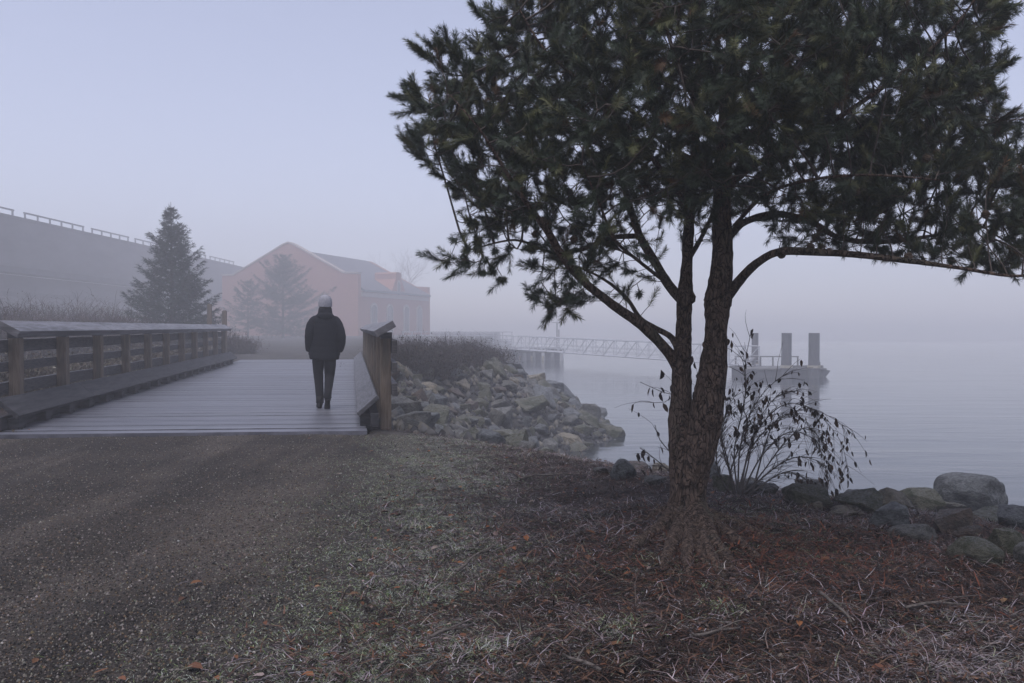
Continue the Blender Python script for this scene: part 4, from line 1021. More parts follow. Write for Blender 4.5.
YB = [(.08, .062, .042), (.05, .04, .03), (.035, .028, .024)]; YL = [(.10, .085, .055), (.06, .05, .035), (.17, .155, .125)]
for i in range(11):
    s = -.2 + 2.1 * i; q = BP(s, 6.0 + random.uniform(-.2, 1.2), 0)
    far = ['first', 'second', 'third', 'fourth', 'fifth', 'sixth', 'seventh', 'eighth', 'ninth', 'tenth', 'last'][i]
    thicket('dry_scrub', f'low straw coloured scrub behind the left railing, {far} counting from the near railing end', 'scrub', (q.x, q.y), 1.2, 1.3, random.uniform(1.15, 1.6), 1500, YB, YL, 'dry scrub behind the left railing', 4500, .018, .5, .8)
q = G(10, 436, 0); thicket('dry_scrub', 'dark weeds and brown leaves at the near foot of the left railing', 'scrub', (q.x - .25, q.y + .25), .35, .4, .35, 200, [(.05, .04, .03), (.08, .06, .04)], [(.1, .055, .03), (.06, .05, .03)], 'dry scrub behind the left railing', 500, .008, .5, .6)

# ------------------------------------------------------------------ conifers and bare trees in the mist
def conifer(name, label, base, H, Rm, nw, cols, irregular=.15, bare=.06, top_gap=1.0, group=None, per=9, spray=.11, power=1.0):
    z0 = tz(base[0], base[1]); root = thing(name, label, 'tree', (base[0], base[1], z0), 0, group); mb = MB()
    mb.tube([(0, 0, -.1), (0.02, 0, H * .5), (-.02, .01, H * .985), (-.02, .01, H * 1.05)], [H * .02, H * .011, .02, .006], 8); trunk_ = mb.build('trunk', M['spruce_bark'], root, smooth=True)
    lb = MB(); V = []; D = []; Ls = []
    for w in range(nw):
        f = w / (nw - 1); z = H * (bare + (1 - bare) * f * .985); rl = Rm * ((1 - f) ** power) * (1 - .1 * math.sin(f * 40)) + .05 * (1 + Rm * .2)
        for k in range(per if f < .85 else 4):
            if random.random() < .1: continue
            a = random.uniform(0, 2 * PI); L0 = rl * random.uniform(1 - irregular * 2.2, 1 + irregular); up_ = -.20 + .75 * f + random.uniform(-.12, .12)
            pts_ = []; nseg = 8
            for j in range(nseg + 1):
                t_ = j / nseg; pts_.append(Vector((math.cos(a) * L0 * t_, math.sin(a) * L0 * t_, z + L0 * (up_ * t_ + .32 * t_ * t_))))
            lb.tube(pts_, [.022 * (1 - .85 * j / nseg) * (1.2 - f) for j in range(nseg + 1)], 4, cap=False)
            dirv = Vector((math.cos(a), math.sin(a), up_)); sd = Vector((-math.sin(a), math.cos(a), 0))
            m_ = int(14 + L0 * 30)
            for j in range(m_):
                t_ = random.uniform(.12, 1.0) ** .8; p = pts_[min(int(t_ * nseg), nseg - 1)].lerp(pts_[min(int(t_ * nseg) + 1, nseg)], t_ * nseg % 1)
                wl = L0 * .34 * (1.15 - t_) * random.random(); sg = random.choice((-1, 1)); p = p + sd * sg * wl + Vector((0, 0, -wl * .25)) + dirv * wl * .5
                d = (dirv * .8 + sd * sg * random.uniform(.1, .9) + Vector((random.gauss(0, .25), random.gauss(0, .25), random.gauss(-.05, .25)))).normalized()
                V.append(p); D.append(d); Ls.append(spray * random.uniform(.6, 1.5))
    lb.build('branchwork', M['spruce_bark'], root)
    V = np.array(V); D = np.array(D); Ls = np.array(Ls); n_ = len(V); NB = 7
    a1 = np.cross(D, rng.normal(0, 1, D.shape)); a1 /= np.linalg.norm(a1, axis=1, keepdims=True); a2 = np.cross(D, a1)
    t_ = rng.uniform(0, 1, (n_, NB)); ph = rng.uniform(0, 2 * PI, (n_, NB)); nb_ = V[:, None] + D[:, None] * (Ls[:, None] * t_)[..., None]
    rd = a1[:, None] * np.cos(ph)[..., None] + a2[:, None] * np.sin(ph)[..., None]; nd = D[:, None] * .75 + rd * .65
    tp = nb_ + nd * (Ls[:, None] * rng.uniform(.5, 1, (n_, NB)))[..., None]; tn = np.cross(nd, rd); tn /= np.linalg.norm(tn, axis=2, keepdims=True) + 1e-9
    VV = np.stack([nb_ - tn * .012, nb_ + tn * .012, tp], 2).reshape(-1, 3); b = np.arange(n_ * NB)[:, None] * 3
    mesh_np('crown', VV, b + np.array([[0, 1, 2]]), M['needle'], root, col=np.repeat(np.repeat(pick(n_, cols, [1] * len(cols)), NB, 0), 3, 0))
    return root
p = P(172, 330, 41); top = P(172, 209, 41)
conifer('spruce_tree', 'dark pointed spruce standing behind the left railing below the viaduct', (p.x, p.y), top.z - tz(p.x, p.y), 2.5, 32, [(.03, .045, .033), (.045, .06, .045), (.022, .034, .026)], .24, .03, per=10, spray=.16, power=.95)
p = P(283, 330, 100); top = P(283, 256, 100)
conifer('conifer_tree', 'broad misty conifer in front of the brick gable', (p.x, p.y), top.z - tz(p.x, p.y), 5.3, 18, [(.03, .045, .035), (.04, .055, .042)], .32, .10, per=9, spray=.29, power=.7)
p = P(248, 335, 98)
conifer('conifer_tree', 'smaller leaning misty conifer at the left corner of the brick gable', (p.x, p.y), 6.4, 3.0, 11, [(.03, .045, .035), (.04, .055, .042)], .35, .2, per=7, spray=.22, power=.6)
def bare_tree(label, base, H, seed, spread=.55, levels=6, r0=.16, group='leafless trees in the mist'):
    rd = random.Random(seed); root = thing('bare_tree', label, 'tree', base, 0, group); tr = MB(); cr = MB()
    def grow(p, d, L0, r, lv):
        pts_ = [p]; q = p; nseg = 4
        for j in range(nseg):
            d = (d + Vector((rd.gauss(0, .10), rd.gauss(0, .10), .05 + rd.gauss(0, .04)))).normalized(); q = q + d * L0 / nseg; pts_.append(q)
        (tr if lv == 0 else cr).tube(pts_, [r * (1 - .4 * j / nseg) for j in range(nseg + 1)], 6 if lv < 2 else 4, cap=False)
        if lv >= levels: return
        for k in range(rd.choice((2, 3, 3, 4)) if lv < levels - 1 else 4):
            i = nseg if k == 0 else rd.randint(1, nseg); a = Vector((rd.gauss(0, 1), rd.gauss(0, 1), rd.gauss(.1, .5))).normalized()
            grow(pts_[i], (d + a * spread * (1.0 if k else .35)).normalized(), L0 * rd.uniform(.6, .85), max(r * (.62 if k == 0 else .42), .008), lv + 1)
    grow(Vector((0, 0, -.1)), Vector((0, 0, 1)), H * .30, r0, 0)
    tr.build('trunk', M['greybark'], root, smooth=True); cr.build('crown', M['greybark'], root)
p = P(397, 328, 155); bare_tree('round headed leafless tree rising behind the roof of the brick building', (p.x, p.y, 0), 18.5, 21, .95, 6, .28)
p = P(138, 328, 150); bare_tree('thin leafless tree behind the viaduct rail left of the spruce', (p.x, p.y, 0), 19.4, 8, .5, 5, .24)
p = P(52, 300, 42); bare_tree('small wispy leafless sapling in the scrub under the viaduct', (p.x, p.y, 0), 3.2, 12, .5, 4, .05)
p = P(8, 300, 38); bare_tree('leafless sapling at the edge of view in the scrub', (p.x, p.y, 0), 3.0, 15, .5, 4, .05)

# ------------------------------------------------------------------ brick building
bld = thing('brick_building', 'brick hall with parapet gable and dark roof in the mist behind the person', 'building', (-22.4, 123.8, -1.64), R(-18)); bld.scale = (2.25, 2.25, 2.25)
W_, LN = 10.4, 11.6
def prism_y(mb, poly, y0, y1):
    n = len(poly); vs = [(x_, y0, z_) for x_, z_ in poly] + [(x_, y1, z_) for x_, z_ in poly]
    mb.add(vs, [tuple(range(n)), tuple(range(2 * n - 1, n - 1, -1))] + [(k, (k + 1) % n, n + (k + 1) % n, n + k) for k in range(n)])
gab = [(-W_, -.5), (0, -.5), (0, 4.75), (-1.1, 4.8), (-4.75, 6.72), (-5.0, 6.85), (-5.4, 6.85), (-5.65, 6.72), (-9.5, 4.8), (-W_, 4.8)]
mb = MB(); prism_y(mb, gab, 0, .4); mb.build('gable_wall', M['brick'], bld)
mb = MB(); prism_y(mb, [(x_, min(z_, z_ - .35) if z_ > 0 else z_) for x_, z_ in gab], LN - .4, LN); mb.build('gable_wall', M['brick'], bld)
mb = MB(); mb.box((-.2, LN / 2, 1.55), .36, LN - .82, 4.1); mb.build('side_wall', M['brick'], bld); mb = MB(); mb.box((-W_ + .2, LN / 2, 1.55), .36, LN - .82, 4.1); mb.build('side_wall', M['brick'], bld)
mb = MB()
for sg in (0, 1):
    xa = .25 if sg == 0 else -W_ - .25
    vs = [(xa, .42, 3.62), (xa, LN - .42, 3.62), (-5.2, LN - .42, 6.4), (-5.2, .42, 6.4)]; vs = vs + [(a, b_, c_ + .14) for a, b_, c_ in vs]
    mb.add(vs, [(0, 1, 2, 3), (7, 6, 5, 4), (0, 4, 5, 1), (1, 5, 6, 2), (2, 6, 7, 3), (3, 7, 4, 0)])
roof = mb.build('roof', M['slate'], bld)
mb = MB(); mb.box((.02, LN / 2, 3.45), .14, LN - .85, .28); mb.build('cornice', M['stone_trim'], bld)
mb = MB()
for (x0, z0, x1, z1) in ((0.03, 4.78, -1.1, 4.82), (-1.1, 4.82, -4.8, 6.76), (-4.8, 6.76, -5.2, 6.9), (-5.2, 6.9, -5.6, 6.76), (-5.6, 6.76, -9.5, 4.82), (-9.5, 4.82, -W_ - .03, 4.82)):
    d = Vector((x1 - x0, 0, z1 - z0)); mb.box(((x0 + x1) / 2, .2, (z0 + z1) / 2 + .05), d.length, .5, .09, d.normalized(), (0, 1, 0), d.normalized().cross(Vector((0, 1, 0))))
mb.build('coping', M['stone_trim'], bld)
dm = [(-1.6, 3.3), (1.6, 3.3), (1.6, 3.75), (1.1, 3.85), (.45, 4.7), (.45, 5.1), (.3, 5.2), (-.3, 5.2), (-.45, 5.1), (-.45, 4.7), (-1.1, 3.85), (-1.6, 3.75)]
mb = MB(); vs = [(.06, 5.9 + a, b_) for a, b_ in dm] + [(-1.6, 5.9 + a, b_) for a, b_ in dm]; n = len(dm)
mb.add(vs, [tuple(range(n)), tuple(range(2 * n - 1, n - 1, -1))] + [(k, (k + 1) % n, n + (k + 1) % n, n + k) for k in range(n)]); mb.build('wall_dormer', M['brick'], bld)
for yy, zc, hh_ in ((2.2, 1.75, 1.7), (4.6, 1.75, 1.7), (5.9, 3.85, .9), (7.3, 1.75, 1.7), (9.6, 1.75, 1.7)):
    mb = MB(); fr_ = []
    arc = [(-.5, -hh_ / 2), (.5, -hh_ / 2), (.5, hh_ / 2)] + [(.5 * math.cos(t_ * PI / 6), hh_ / 2 + .35 * math.sin(t_ * PI / 6)) for t_ in range(1, 6)] + [(-.5, hh_ / 2)]
    if hh_ < 1: arc = [(a * .55, b_) for a, b_ in arc]
    n = len(arc); inner = [(a * .84, b_ * .88) for a, b_ in arc]; X0 = .09 if hh_ < 1 else .04
    vs = [(X0, yy + a, zc + b_) for a, b_ in arc] + [(X0, yy + a, zc + b_) for a, b_ in inner] + [(-.1, yy + a, zc + b_) for a, b_ in arc] + [(-.1, yy + a, zc + b_) for a, b_ in inner]
    mb.add(vs, [(k, (k + 1) % n, n + (k + 1) % n, n + k) for k in range(n)] + [(2 * n + k, 2 * n + (k + 1) % n, (k + 1) % n, k) for k in range(n)] + [(n + k, n + (k + 1) % n, 3 * n + (k + 1) % n, 3 * n + k) for k in range(n)])
    wf = mb.build('window', M['stone_trim'], bld)
    mb = MB(); vs = [(X0 - .025, yy + a, zc + b_) for a, b_ in inner]; mb.add(vs, [tuple(range(n))]); mb.build('pane', M['glass'], wf)
mb = MB(); mb.box((-W_ - 1.4, 6, 1.4), 2.6, 7, 3.6); mb.build('side_annex', M['brick'], bld)
mb = MB(); mb.box((-W_ - 1.45, 6, 3.28), 2.8, 7.2, .14); mb.build('annex_roof', M['slate'], bld)

# ------------------------------------------------------------------ viaduct
via = thing('viaduct', 'long grey concrete viaduct with guard rail fading into the mist at upper left', 'viaduct', (-52.5, 105, -.98)); via.scale = (1.75, 1.75, 1.75)
def vb(name, x0, x1, y0, y1, z0, z1, m): mb = MB(); mb.box(((x0 + x1) / 2 + 30, (y0 + y1) / 2 - 60, (z0 + z1) / 2), x1 - x0, y1 - y0, z1 - z0); return mb.build(name, m, via)
vb('fascia_wall', -30.4, -30, 20, 104, 4.95, 7.88, M['concrete'])
vb('coping', -30.5, -29.92, 20, 104, 7.882, 8.0, M['concrete'])
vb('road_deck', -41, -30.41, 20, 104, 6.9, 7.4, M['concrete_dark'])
vb('shaded_soffit', -31.4, -30.06, 20, 104, 4.60, 4.946, M['concrete_dark'])  # dark strip stands in for the shadow under the fascia overhang
vb('retaining_wall', -31.4, -31, 20, 104, -.6, 4.548, M['concrete'])
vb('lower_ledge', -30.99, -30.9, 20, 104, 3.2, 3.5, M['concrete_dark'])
y0 = 38.6
for segl in (4, 4, 5, 4, 5, 5, 5):
    mb = MB(); yl = y0 + segl * 1.42
    mb.box((-.05, (y0 + yl) / 2 - 60, 8.34), .08, yl - y0 + .25, .09)
    for k in range(segl + 1): mb.box((-.05, y0 + 1.42 * k - 60, 8.14), .08, .09, .32)
    mb.build('guard_rail', M['steelrail'], via); y0 = yl + 1.3
p = P(1, 200, 87.5); z0 = 13.02
sg_ = thing('road_sign', 'pale round road sign seen at the edge of view on the viaduct', 'sign', (p.x - 1.0, p.y, z0)); sg_.scale = (1.75, 1.75, 1.75)
mb = MB(); mb.tube([(0, 0, 0), (0, 0, 1.5)], .04, 8); mb.build('pole', M['steelrail'], sg_)
mb = MB(); mb.tube([(0, -.045, 1.15), (0, -.075, 1.15)], .5, 24); mb.build('disc', M['white'], sg_)

# ------------------------------------------------------------------ pier, gangway, float
pier = thing('pier', 'dark timber pier with pale railing on far shore at the end of gangway', 'pier', (1.05, 100, -1.16)); pier.scale = (1.76, 1.76, 1.76)
PO = Vector(pier.location)
mb = MB(); mb.box((-.4, 0, -.12), 6.3, 4.2, .24); mb.box((-5.5, .6, -.12), 5.0, 2.6, .24); mb.build('pier_deck', M['float'], pier)
mb = MB(); mb.box((-.4, .3, -1.2), 5.9, 3.4, 1.9); mb.build('pier_wall', M['pierwall'], pier)
for i, xx in enumerate(np.linspace(-3.4, 2.6, 11)):
    mb = MB(); mb.tube([(xx, -1.98, -.24), (xx + .03, -1.96, -2.4)], [.13, .15], 10); mb.build('pile', M['pile'] if i % 2 else M['pierwall'], pier, smooth=True)
for xx in np.linspace(-2.3, 1.4, 6):
    mb = MB(); mb.box((xx, -2.18, -.95), .14, .1, 1.0); mb.build('fender', M['collar'], pier, bevel=.02)
mb = MB(); pr = []
for xx in np.linspace(-7.8, -.6, 13):
    mb.box((xx, -1.9 if xx > -3.3 else -.6, .55), .06, .06, 1.1)
for zz in (.3, .6, .85, 1.08): mb.box((-5.6, -.6, zz), 4.6, .05, .05); mb.box((-1.95, -1.9, zz), 2.8, .05, .05)
mb.build('pier_railing', M['galv'], pier)
for (u_, vt, Y, arm, lb) in ((557, 322.5, 102, .65, 'thin post with short crossbar standing on the pier'), (574.5, 330, 101.6, 0, 'plain thin post standing on the pier right of the crossbar post')):
    p = P(u_, vt, Y); mb = MB(); hgt = p.z + 1.16; mb.tube([(0, 0, 0), (0, 0, hgt)], .075, 8)
    if arm: mb.box((-.05, 0, hgt), arm * 1.6, .08, .07)
    else: mb.box((0, 0, hgt), .14, .14, .12)
    o = mb.build('mast_post', M['steelrail']); o.location = (min(p.x, 5.6), Y, -1.16); tag(o, lb, 'post', 'thin posts on the pier')
A_ = Vector((.0, 96.7, -1.17)); B_ = P(752, 365.5, 66.5)
gw = thing('gangway', 'long pale steel truss gangway sloping from the pier to the float', 'gangway', A_)
ax = (B_ - A_); Lg = ax.length; ax.normalize(); sdv = ax.cross(Z3).normalized(); upv = sdv.cross(ax)
nbay = 22
for sg in (-1, 1):
    mb = MB(); o_ = sdv * sg * .8
    def GP(t_, h_): return ax * Lg * t_ + o_ + upv * h_
    def bar(a, b_, r): mb.tube([a, b_], r, 6)
    bar(GP(0, .02), GP(1, .02), .05); bar(GP(0, 1.5), GP(1, 1.5), .05); bar(GP(0, .75), GP(1, .75), .022); bar(GP(0, .35), GP(1, .35), .025)
    for k in range(nbay + 1):
        bar(GP(k / nbay, 0), GP(k / nbay, 1.54), .04)
        if k < nbay:
            if k % 2: bar(GP(k / nbay, 0.02), GP((k + 1) / nbay, 1.5), .042)
            else: bar(GP(k / nbay, 1.5), GP((k + 1) / nbay, .02), .042)
    mb.build('truss', M['galv'], gw)
mb = MB(); mb.box(ax * Lg / 2 - upv * .02, 1.5, Lg, .05, sdv, ax, upv); mb.build('walkway', M['galv'], gw)
fl = thing('float', 'low dark mooring float moored between three tall piles on the water', 'float', (21.0, 66, WATER_Z)); fl.scale = (1.5, 1.5, 1.5)
mb = MB(); mb.box((-.3, 0, .1), 4.0, 2.6, .53); fw = mb.build('float_body', M['pile'], fl, bevel=.05)
mb = MB(); mb.box((-.3, 0, .42), 4.2, 2.8, .1); mb.build('float_deck', M['float'], fl, bevel=.03)
mb = MB(); vs = [(1.72, -1.2, -.1), (1.72, 1.2, -.1), (1.72, 1.2, .36), (1.72, -1.2, .36), (2.05, -.7, .06), (2.05, .7, .06), (2.25, .7, .33), (2.25, -.7, .33)]
mb.add(vs, [(0, 1, 2, 3), (4, 5, 6, 7), (0, 4, 7, 3), (1, 5, 6, 2), (3, 2, 6, 7), (0, 1, 5, 4)]); mb.build('float_bow', M['pile'], fl, bevel=.03)
mb = MB()
for xx in np.linspace(-2.1, 1.2, 6): mb.box((xx, 1.2, .71), .07, .07, .5)
mb.box((-.45, 1.2, .97), 3.4, .07, .06)
mb.build('float_railing', M['float'], fl)
mb = MB(); mb.box((.8, -1.25, .55), 1.7, .12, .12); mb.build('bull_rail', M['float'], fl)
mb = MB(); mb.box((-1.55, .6, .72), .7, .5, .06, Vector((.8, 0, .6)).normalized(), (0, 1, 0), Vector((-.6, 0, .8)).normalized()); mb.box((-1.3, .6, .6), .08, .4, .5); mb.build('ramp_plate', M['steelrail'], fl)
mb = MB(); mb.box((1.55, -.9, .6), .16, .16, .34); mb.build('cleat', M['pile'], fl, bevel=.02)
for (u_, wpx, Y, lb) in ((755, 6.5, 68.2, 'thinnest and furthest left of the three mooring piles'), (786.5, 10, 63.6, 'middle mooring pile of the three at the float'), (814, 10.8, 63.4, 'thickest mooring pile at the bow end of the float')):
    t_ = P(u_, 333, Y); r = wpx / 2 / F * Y; root = thing('mooring_pile', lb, 'pile', (t_.x, Y, WATER_Z), 0, 'mooring piles at the float')
    mb = MB(); hgt = t_.z - WATER_Z; mb.tube([(0, 0, -1.0), (0, 0, hgt * .5), (.01, 0, hgt)], [r * 1.04, r, r * .98], 20, wob=.04); mb.build('pile_shaft', M['pile'], root, smooth=False)
    mb = MB(); mb.tube([(0, 0, .75), (0, 0, .95)], [r * 1.22, r * 1.22], 20); mb.build('pile_collar', M['collar'], root)
# sticks drifting in the water
for a, b_, lb in (((594, 416), (607, 414), 'thin dark stick floating off the tip of the stone bank'), ((580, 451.5), (590, 450.5), 'short dark stick floating in the water gap')):
    A_, B_ = G(*a, WATER_Z), G(*b_, WATER_Z); mb = MB(); mb.tube([A_, A_.lerp(B_, .5) + Vector((0, .05, .03)), B_ + Vector((0, 0, .1))], [.03, .025, .012], 6); o = mb.build('drift_stick', M['stick']); tag(o, lb, 'stick', 'drifting sticks')

# ------------------------------------------------------------------ the person
pp = P(323.5, 412, 13.15)
person = thing('person', 'person in dark quilted jacket, grey knit hat and black trousers walking away across footbridge', 'person', (pp.x, pp.y, DECK_Z + .004), R(15)); person.rotation_euler.y = R(1.2)
PJ = {  # joint: (x, y, z, radius); facing +y
 'pelvis': (0, 0, .93, .105), 'waist': (0, .01, 1.08, .10), 'chest': (0, .02, 1.27, .115), 'neck0': (0, .0, 1.43, .06), 'neck': (0, .01, 1.50, .05), 'skull': (0, .025, 1.60, .082), 'top': (0, .02, 1.67, .06),
 'shl': (-.17, 0, 1.39, .05), 'ell': (-.225, -.03, 1.13, .038), 'wrl': (-.215, .07, .93, .026), 'pal': (-.19, .11, .875, .026),
 'shr': (.17, 0, 1.39, .05), 'elr': (.24, -.03, 1.13, .038), 'wrr': (.215, .07, .93, .026), 'par': (.19, .11, .875, .026),
 'hipl': (-.085, 0, .88, .085), 'knl': (-.09, .05, .49, .052), 'anl': (-.057, .02, .10, .026), 'tol': (-.058, .13, .04, .018),
 'hipr': (.085, 0, .88, .085), 'knr': (.09, .02, .50, .052), 'anr': (.051, -.235, .19, .022), 'tor': (.052, -.13, .08, .014),
}
PE = [('pelvis', 'waist'), ('waist', 'chest'), ('chest', 'neck0'), ('neck0', 'neck'), ('neck', 'skull'), ('skull', 'top'), ('chest', 'shl'), ('shl', 'ell'), ('ell', 'wrl'), ('wrl', 'pal'), ('chest', 'shr'), ('shr', 'elr'), ('elr', 'wrr'), ('wrr', 'par'),
      ('pelvis', 'hipl'), ('hipl', 'knl'), ('knl', 'anl'), ('anl', 'tol'), ('pelvis', 'hipr'), ('hipr', 'knr'), ('knr', 'anr'), ('anr', 'tor')]
for s_, sx_ in (('l', -1), ('r', 1)):
    px, py, pz, _ = PJ['pa' + s_]
    for k, (off, ln) in enumerate(((-.027, .058), (-.009, .07), (.010, .066), (.028, .05))):
        PJ[f'f{s_}{k}a'] = (px - sx_ * .008, py + off, pz - .04, .0095); PJ[f'f{s_}{k}b'] = (px - sx_ * .022, py + off * 1.1, pz - .04 - ln * .55, .0085); PJ[f'f{s_}{k}c'] = (px - sx_ * .045, py + off * 1.1, pz - .04 - ln * .85, .0075)
        PE += [('pa' + s_, f'f{s_}{k}a'), (f'f{s_}{k}a', f'f{s_}{k}b'), (f'f{s_}{k}b', f'f{s_}{k}c')]
    PJ[f't{s_}a'] = (px - sx_ * .01, py + .045, pz - .005, .0105); PJ[f't{s_}b'] = (px - sx_ * .03, py + .06, pz - .035, .009)
    PE += [('pa' + s_, f't{s_}a'), (f't{s_}a', f't{s_}b')]
PJ['nose'] = (0, .118, 1.585, .013); PJ['nose2'] = (0, .122, 1.567, .016); PJ['chin'] = (0, .085, 1.515, .03); PJ['earl'] = (-.088, .02, 1.585, .017); PJ['earr'] = (.088, .02, 1.585, .017)
PE += [('skull', 'nose'), ('nose', 'nose2'), ('skull', 'chin'), ('skull', 'earl'), ('skull', 'earr')]
bm = bmesh.new(); sk = bm.verts.layers.skin.verify(); vmap = {}
for k_, (x_, y_, z_, r_) in PJ.items():
    v = bm.verts.new((x_, y_, z_)); v[sk].radius = (r_, r_); v[sk].use_root = (k_ == 'pelvis'); vmap[k_] = v
for a, b_ in PE: bm.edges.new((vmap[a], vmap[b_]))
me = bpy.data.meshes.new('body'); bm.to_mesh(me); bm.free(); me.materials.append(M['skin'])
body = link(bpy.data.objects.new('body', me)); body.parent = person
md = body.modifiers.new('skin', 'SKIN'); md.use_smooth_shade = True; md = body.modifiers.new('sub', 'SUBSURF'); md.levels = 1; md.render_levels = 1
def ell(c, rx, ry, n=28, tilt=(0, 0), fn=None):
    out = []
    for k in range(n):
        a = 2 * PI * k / n; x_, y_ = rx * math.cos(a), ry * math.sin(a)
        if fn: f = fn(a); x_ *= f; y_ *= f
        out.append(Vector((c[0] + x_, c[1] + y_, c[2] + x_ * tilt[0] + y_ * tilt[1])))
    return out
# jacket: quilted torso, sleeves, collar
prof = [(.755, .215, .155), (.78, .228, .165), (.86, .226, .165), (.95, .22, .16), (1.05, .212, .155), (1.15, .21, .155), (1.25, .212, .155), (1.33, .205, .148), (1.38, .19, .138), (1.42, .155, .12), (1.46, .115, .10)]
pz_ = np.array([q[0] for q in prof]); rr = []
for z in np.arange(.755, 1.461, .0095):
    rx = np.interp(z, pz_, [q[1] for q in prof]); ry = np.interp(z, pz_, [q[2] for q in prof]); ph = (z - .78) / .088
    q = 1 + (.022 * abs(math.sin(ph * PI)) ** .7 - .012 if .80 < z < 1.44 else 0)
    rr.append(ell((0, .005, z), rx * q, ry * q, 40, fn=lambda a, z=z: 1 + .013 * noise.noise(Vector((math.cos(a) * 3, math.sin(a) * 3, z * 9)))))
mb = MB(); mb.rings(rr); jk = mb.build('jacket', M['navy'], person, smooth=True)
for sx_ in (-1, 1):
    A = smooth_path([(sx_ * .11, .0, 1.375, .07), (sx_ * .16, -.003, 1.335, .084), (sx_ * .205, -.012, 1.25, .083), (sx_ * (.232 + .008 * sx_), -.03, 1.13, .077), (sx_ * (.238 + .01 * sx_), -.005, 1.03, .07), (sx_ * (.232 + .006 * sx_), .045, .94, .063), (sx_ * .222, .07, .89, .054)], .0095)
    rads = [r[3] * (1 + .045 * abs(math.sin(i * .0095 / .085 * PI)) ** .6 - .022) for i, r in enumerate(A)]
    mb = MB(); mb.tube([Vector(r[:3]) for r in A], rads, 24, wob=.03); mb.build('sleeve', M['navy'], person, smooth=True)
    mb = MB(); mb.box((sx_ * .20, .085, .90), .012, .15, .16, Vector((.85, sx_ * .5, 0)), Vector((-sx_ * .5, .85, 0))); mb.build('pocket', M['navy'], jk, bevel=.005)
rr = [ell((0, -.005 + .02 * (z - 1.42), z), rx, ry, 28, (0, .12)) for z, rx, ry in ((1.41, .135, .115), (1.435, .128, .115), (1.46, .115, .112), (1.49, .108, .112), (1.52, .104, .11), (1.545, .10, .106), (1.555, .092, .098), (1.54, .086, .09), (1.50, .082, .085))]
mb = MB(); mb.rings(rr, cap=False); mb.build('collar', M['navy'], person, smooth=True)
rr = [ell((0, -.085, z), rx, ry, 20) for z, rx, ry in ((1.37, .075, .05), (1.39, .105, .066), (1.42, .115, .07), (1.455, .105, .062), (1.475, .07, .045))]
mb = MB(); mb.rings(rr); mb.build('hood', M['navy'], person, smooth=True)
# trousers: one mesh, both legs and seat
mb = MB(); mb.rings([ell((0, 0, z), rx, ry, 28) for z, rx, ry in ((.74, .165, .12), (.80, .182, .135), (.88, .18, .135), (.96, .17, .125))])
for (hx, ky, kx, ax_, ay_, az_) in ((-.086, .06, -.08, -.056, .02, .085), (.086, .02, .084, .05, -.235, .185)):
    A = smooth_path([(hx, 0, .86, .098), (hx * 1.02, ky * .4, .70, .092), (kx, ky, .50, .074), ((kx + ax_) / 2, (ky + ay_) / 2 - .01, (.50 + az_) / 2 + .03, .066), (ax_, ay_, az_ + .06, .058), (ax_, ay_, az_ - .005, .06)], .02)
    mb.tube([Vector(r[:3]) for r in A], [r[3] for r in A], 22, wob=.06, seed=hx * 40)
mb.build('trousers', M['trouser'], person, smooth=True)
def boot(c, heel_up):
    """heel at c, toe forward, pitched about the toe"""
    mb = MB(); sec = [(-.085, .030, .05, .075), (-.07, .038, .052, .10), (-.03, .042, .05, .12), (.02, .040, .042, .105), (.07, .044, .034, .072), (.12, .048, .028, .058), (.16, .044, .022, .046), (.19, .03, .016, .032)]
    rr = []; ca, sa = math.cos(heel_up), math.sin(heel_up)
    for y_, hw, hb, hz in sec:
        ring = []
        for k in range(16):
            a = 2 * PI * k / 16; x_ = hw * math.cos(a); z_ = hz / 2 + hz / 2 * math.sin(a)
            if z_ < .018: z_ = 0
            yy = y_ - .13; q = Vector((x_, yy * ca + z_ * sa + .13, -yy * sa + z_ * ca)); ring.append(Vector(c) + q)
        rr.append(ring)
    mb.rings(rr)
    mb.tube([Vector(c) + Vector((0, (-.16) * ca + .05 * sa + .13, .16 * sa + .05 * ca)), Vector(c) + Vector((0, (-.165) * ca + .19 * sa + .13, .165 * sa + .19 * ca))], [.048, .055], 18)
    mb.build('boot', M['boot'], person, smooth=True)
boot((-.058, .045, 0), 0.0); boot((.052, -.24, .0), .70)
# knit hat with ribbed cuff
rr = []
for i in range(26):
    t_ = i / 25
    if t_ < .32: z = 1.575 + .075 * t_ / .32; rx = .104; ry = .114; q = .010
    else: f = (t_ - .32) / .68; z = 1.65 + .105 * math.sin(f * PI / 2); rx = .101 * math.cos(f * PI / 2 * .98) ** .85; ry = .11 * math.cos(f * PI / 2 * .98) ** .85; q = .005
    rr.append(ell((0, .012, z), max(rx, .004), max(ry, .004), 64, (0, .10), fn=lambda a, q=q: 1 + q * math.cos(a * 32) * 1.5))
mb = MB(); mb.rings(rr); mb.build('knit_hat', M['knit'], person, smooth=True)
rr = [ell((0, -.002, z), rx, ry, 24) for z, rx, ry in ((1.50, .072, .072), (1.54, .09, .095), (1.60, .093, .10))]
mb = MB(); mb.rings(rr); mb.build('hair', M['hair'], person, smooth=True)
for sx_ in (-1, 1):
    mb = MB(); mb.rings([ell((sx_ * .032, .088, 1.598 + .012 * math.sin(t_)), .012 * math.cos(t_) + .0005, .012 * math.cos(t_) + .0005, 10) for t_ in (-1.4, -.7, 0, .7, 1.4)]); mb.build('eye', M['glass'], person, smooth=True)
mb = MB(); mb.box((0, .104, 1.537), .045, .012, .008); mb.build('mouth', M['skin'], person, bevel=.003)

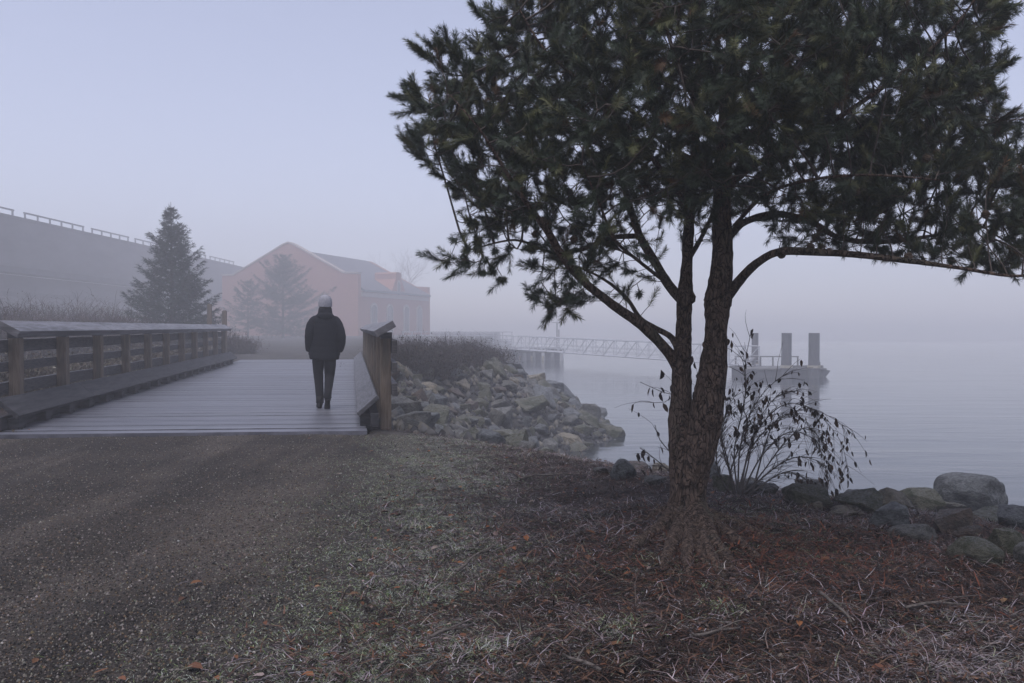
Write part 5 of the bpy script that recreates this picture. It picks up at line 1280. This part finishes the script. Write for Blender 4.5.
# ------------------------------------------------------------------ haze, sky, sun, camera
m = bpy.data.materials.new('mist_volume'); m.use_nodes = True; nt = m.node_tree
for n_ in list(nt.nodes):
    if n_.type != 'OUTPUT_MATERIAL': nt.nodes.remove(n_)
pv = nt.nodes.new('ShaderNodeVolumePrincipled'); pv.inputs['Color'].default_value = c4((.955, .965, 1.0)); pv.inputs['Density'].default_value = .0062; pv.inputs['Anisotropy'].default_value = 0.1
nt.links.new(pv.outputs[0], nt.nodes['Material Output'].inputs['Volume'])
mb = MB(); mb.box((0, 100, (30 - 4.6) / 2), 430, 340, 30 + 4.6); hz = mb.build('haze', m); hz['kind'] = 'stuff'; hz['label'] = 'even cold mist over the whole shore'; hz['category'] = 'haze'
SUN_EL, SUN_AZ = R(70), R(-150)   # azimuth from +Y clockwise
wd = bpy.data.worlds.new('World'); SC.world = wd; wd.use_nodes = True; nt = wd.node_tree
sky = nt.nodes.new('ShaderNodeTexSky'); sky.sky_type = 'NISHITA'; sky.sun_disc = False; sky.sun_elevation = SUN_EL; sky.sun_rotation = SUN_AZ
sky.air_density = 1.0; sky.dust_density = 1.5; sky.ozone_density = 3.0
hs = nt.nodes.new('ShaderNodeHueSaturation'); hs.inputs['Saturation'].default_value = .66; nt.links.new(sky.outputs[0], hs.inputs['Color'])   # thin overcast veil: paler, greyer sky
tn = mixc(nt, 1.0, hs.outputs[0], (1.05, .965, 1.02), 'MULTIPLY')
nt.links.new(tn, nt.nodes['Background'].inputs[0]); nt.nodes['Background'].inputs[1].default_value = .122
sl = bpy.data.lights.new('sun', 'SUN'); sl.energy = 1.4; sl.angle = R(50); sl.color = (1, .975, .965)
so = link(bpy.data.objects.new('sun', sl))
dv = Vector((math.sin(SUN_AZ) * math.cos(SUN_EL), math.cos(SUN_AZ) * math.cos(SUN_EL), math.sin(SUN_EL))); so.rotation_euler = dv.to_track_quat('Z', 'Y').to_euler(); so.location = (0, 0, 30)
cd = bpy.data.cameras.new('camera'); cd.sensor_width = 36; cd.lens = F / 1024 * 36; cd.clip_start = .05; cd.clip_end = 1000
co = link(bpy.data.objects.new('camera', cd)); co.location = (0, 0, CAM_Z); co.rotation_euler = (PI / 2 - PITCH, 0, 0); SC.camera = co
SC.view_settings.view_transform = 'Standard'; SC.view_settings.look = 'None'; SC.view_settings.gamma = 1; SC.view_settings.exposure = .65
SC.cycles.volume_bounces = 6; SC.cycles.max_bounces = 8; SC.cycles.diffuse_bounces = 3; SC.cycles.use_denoising = True
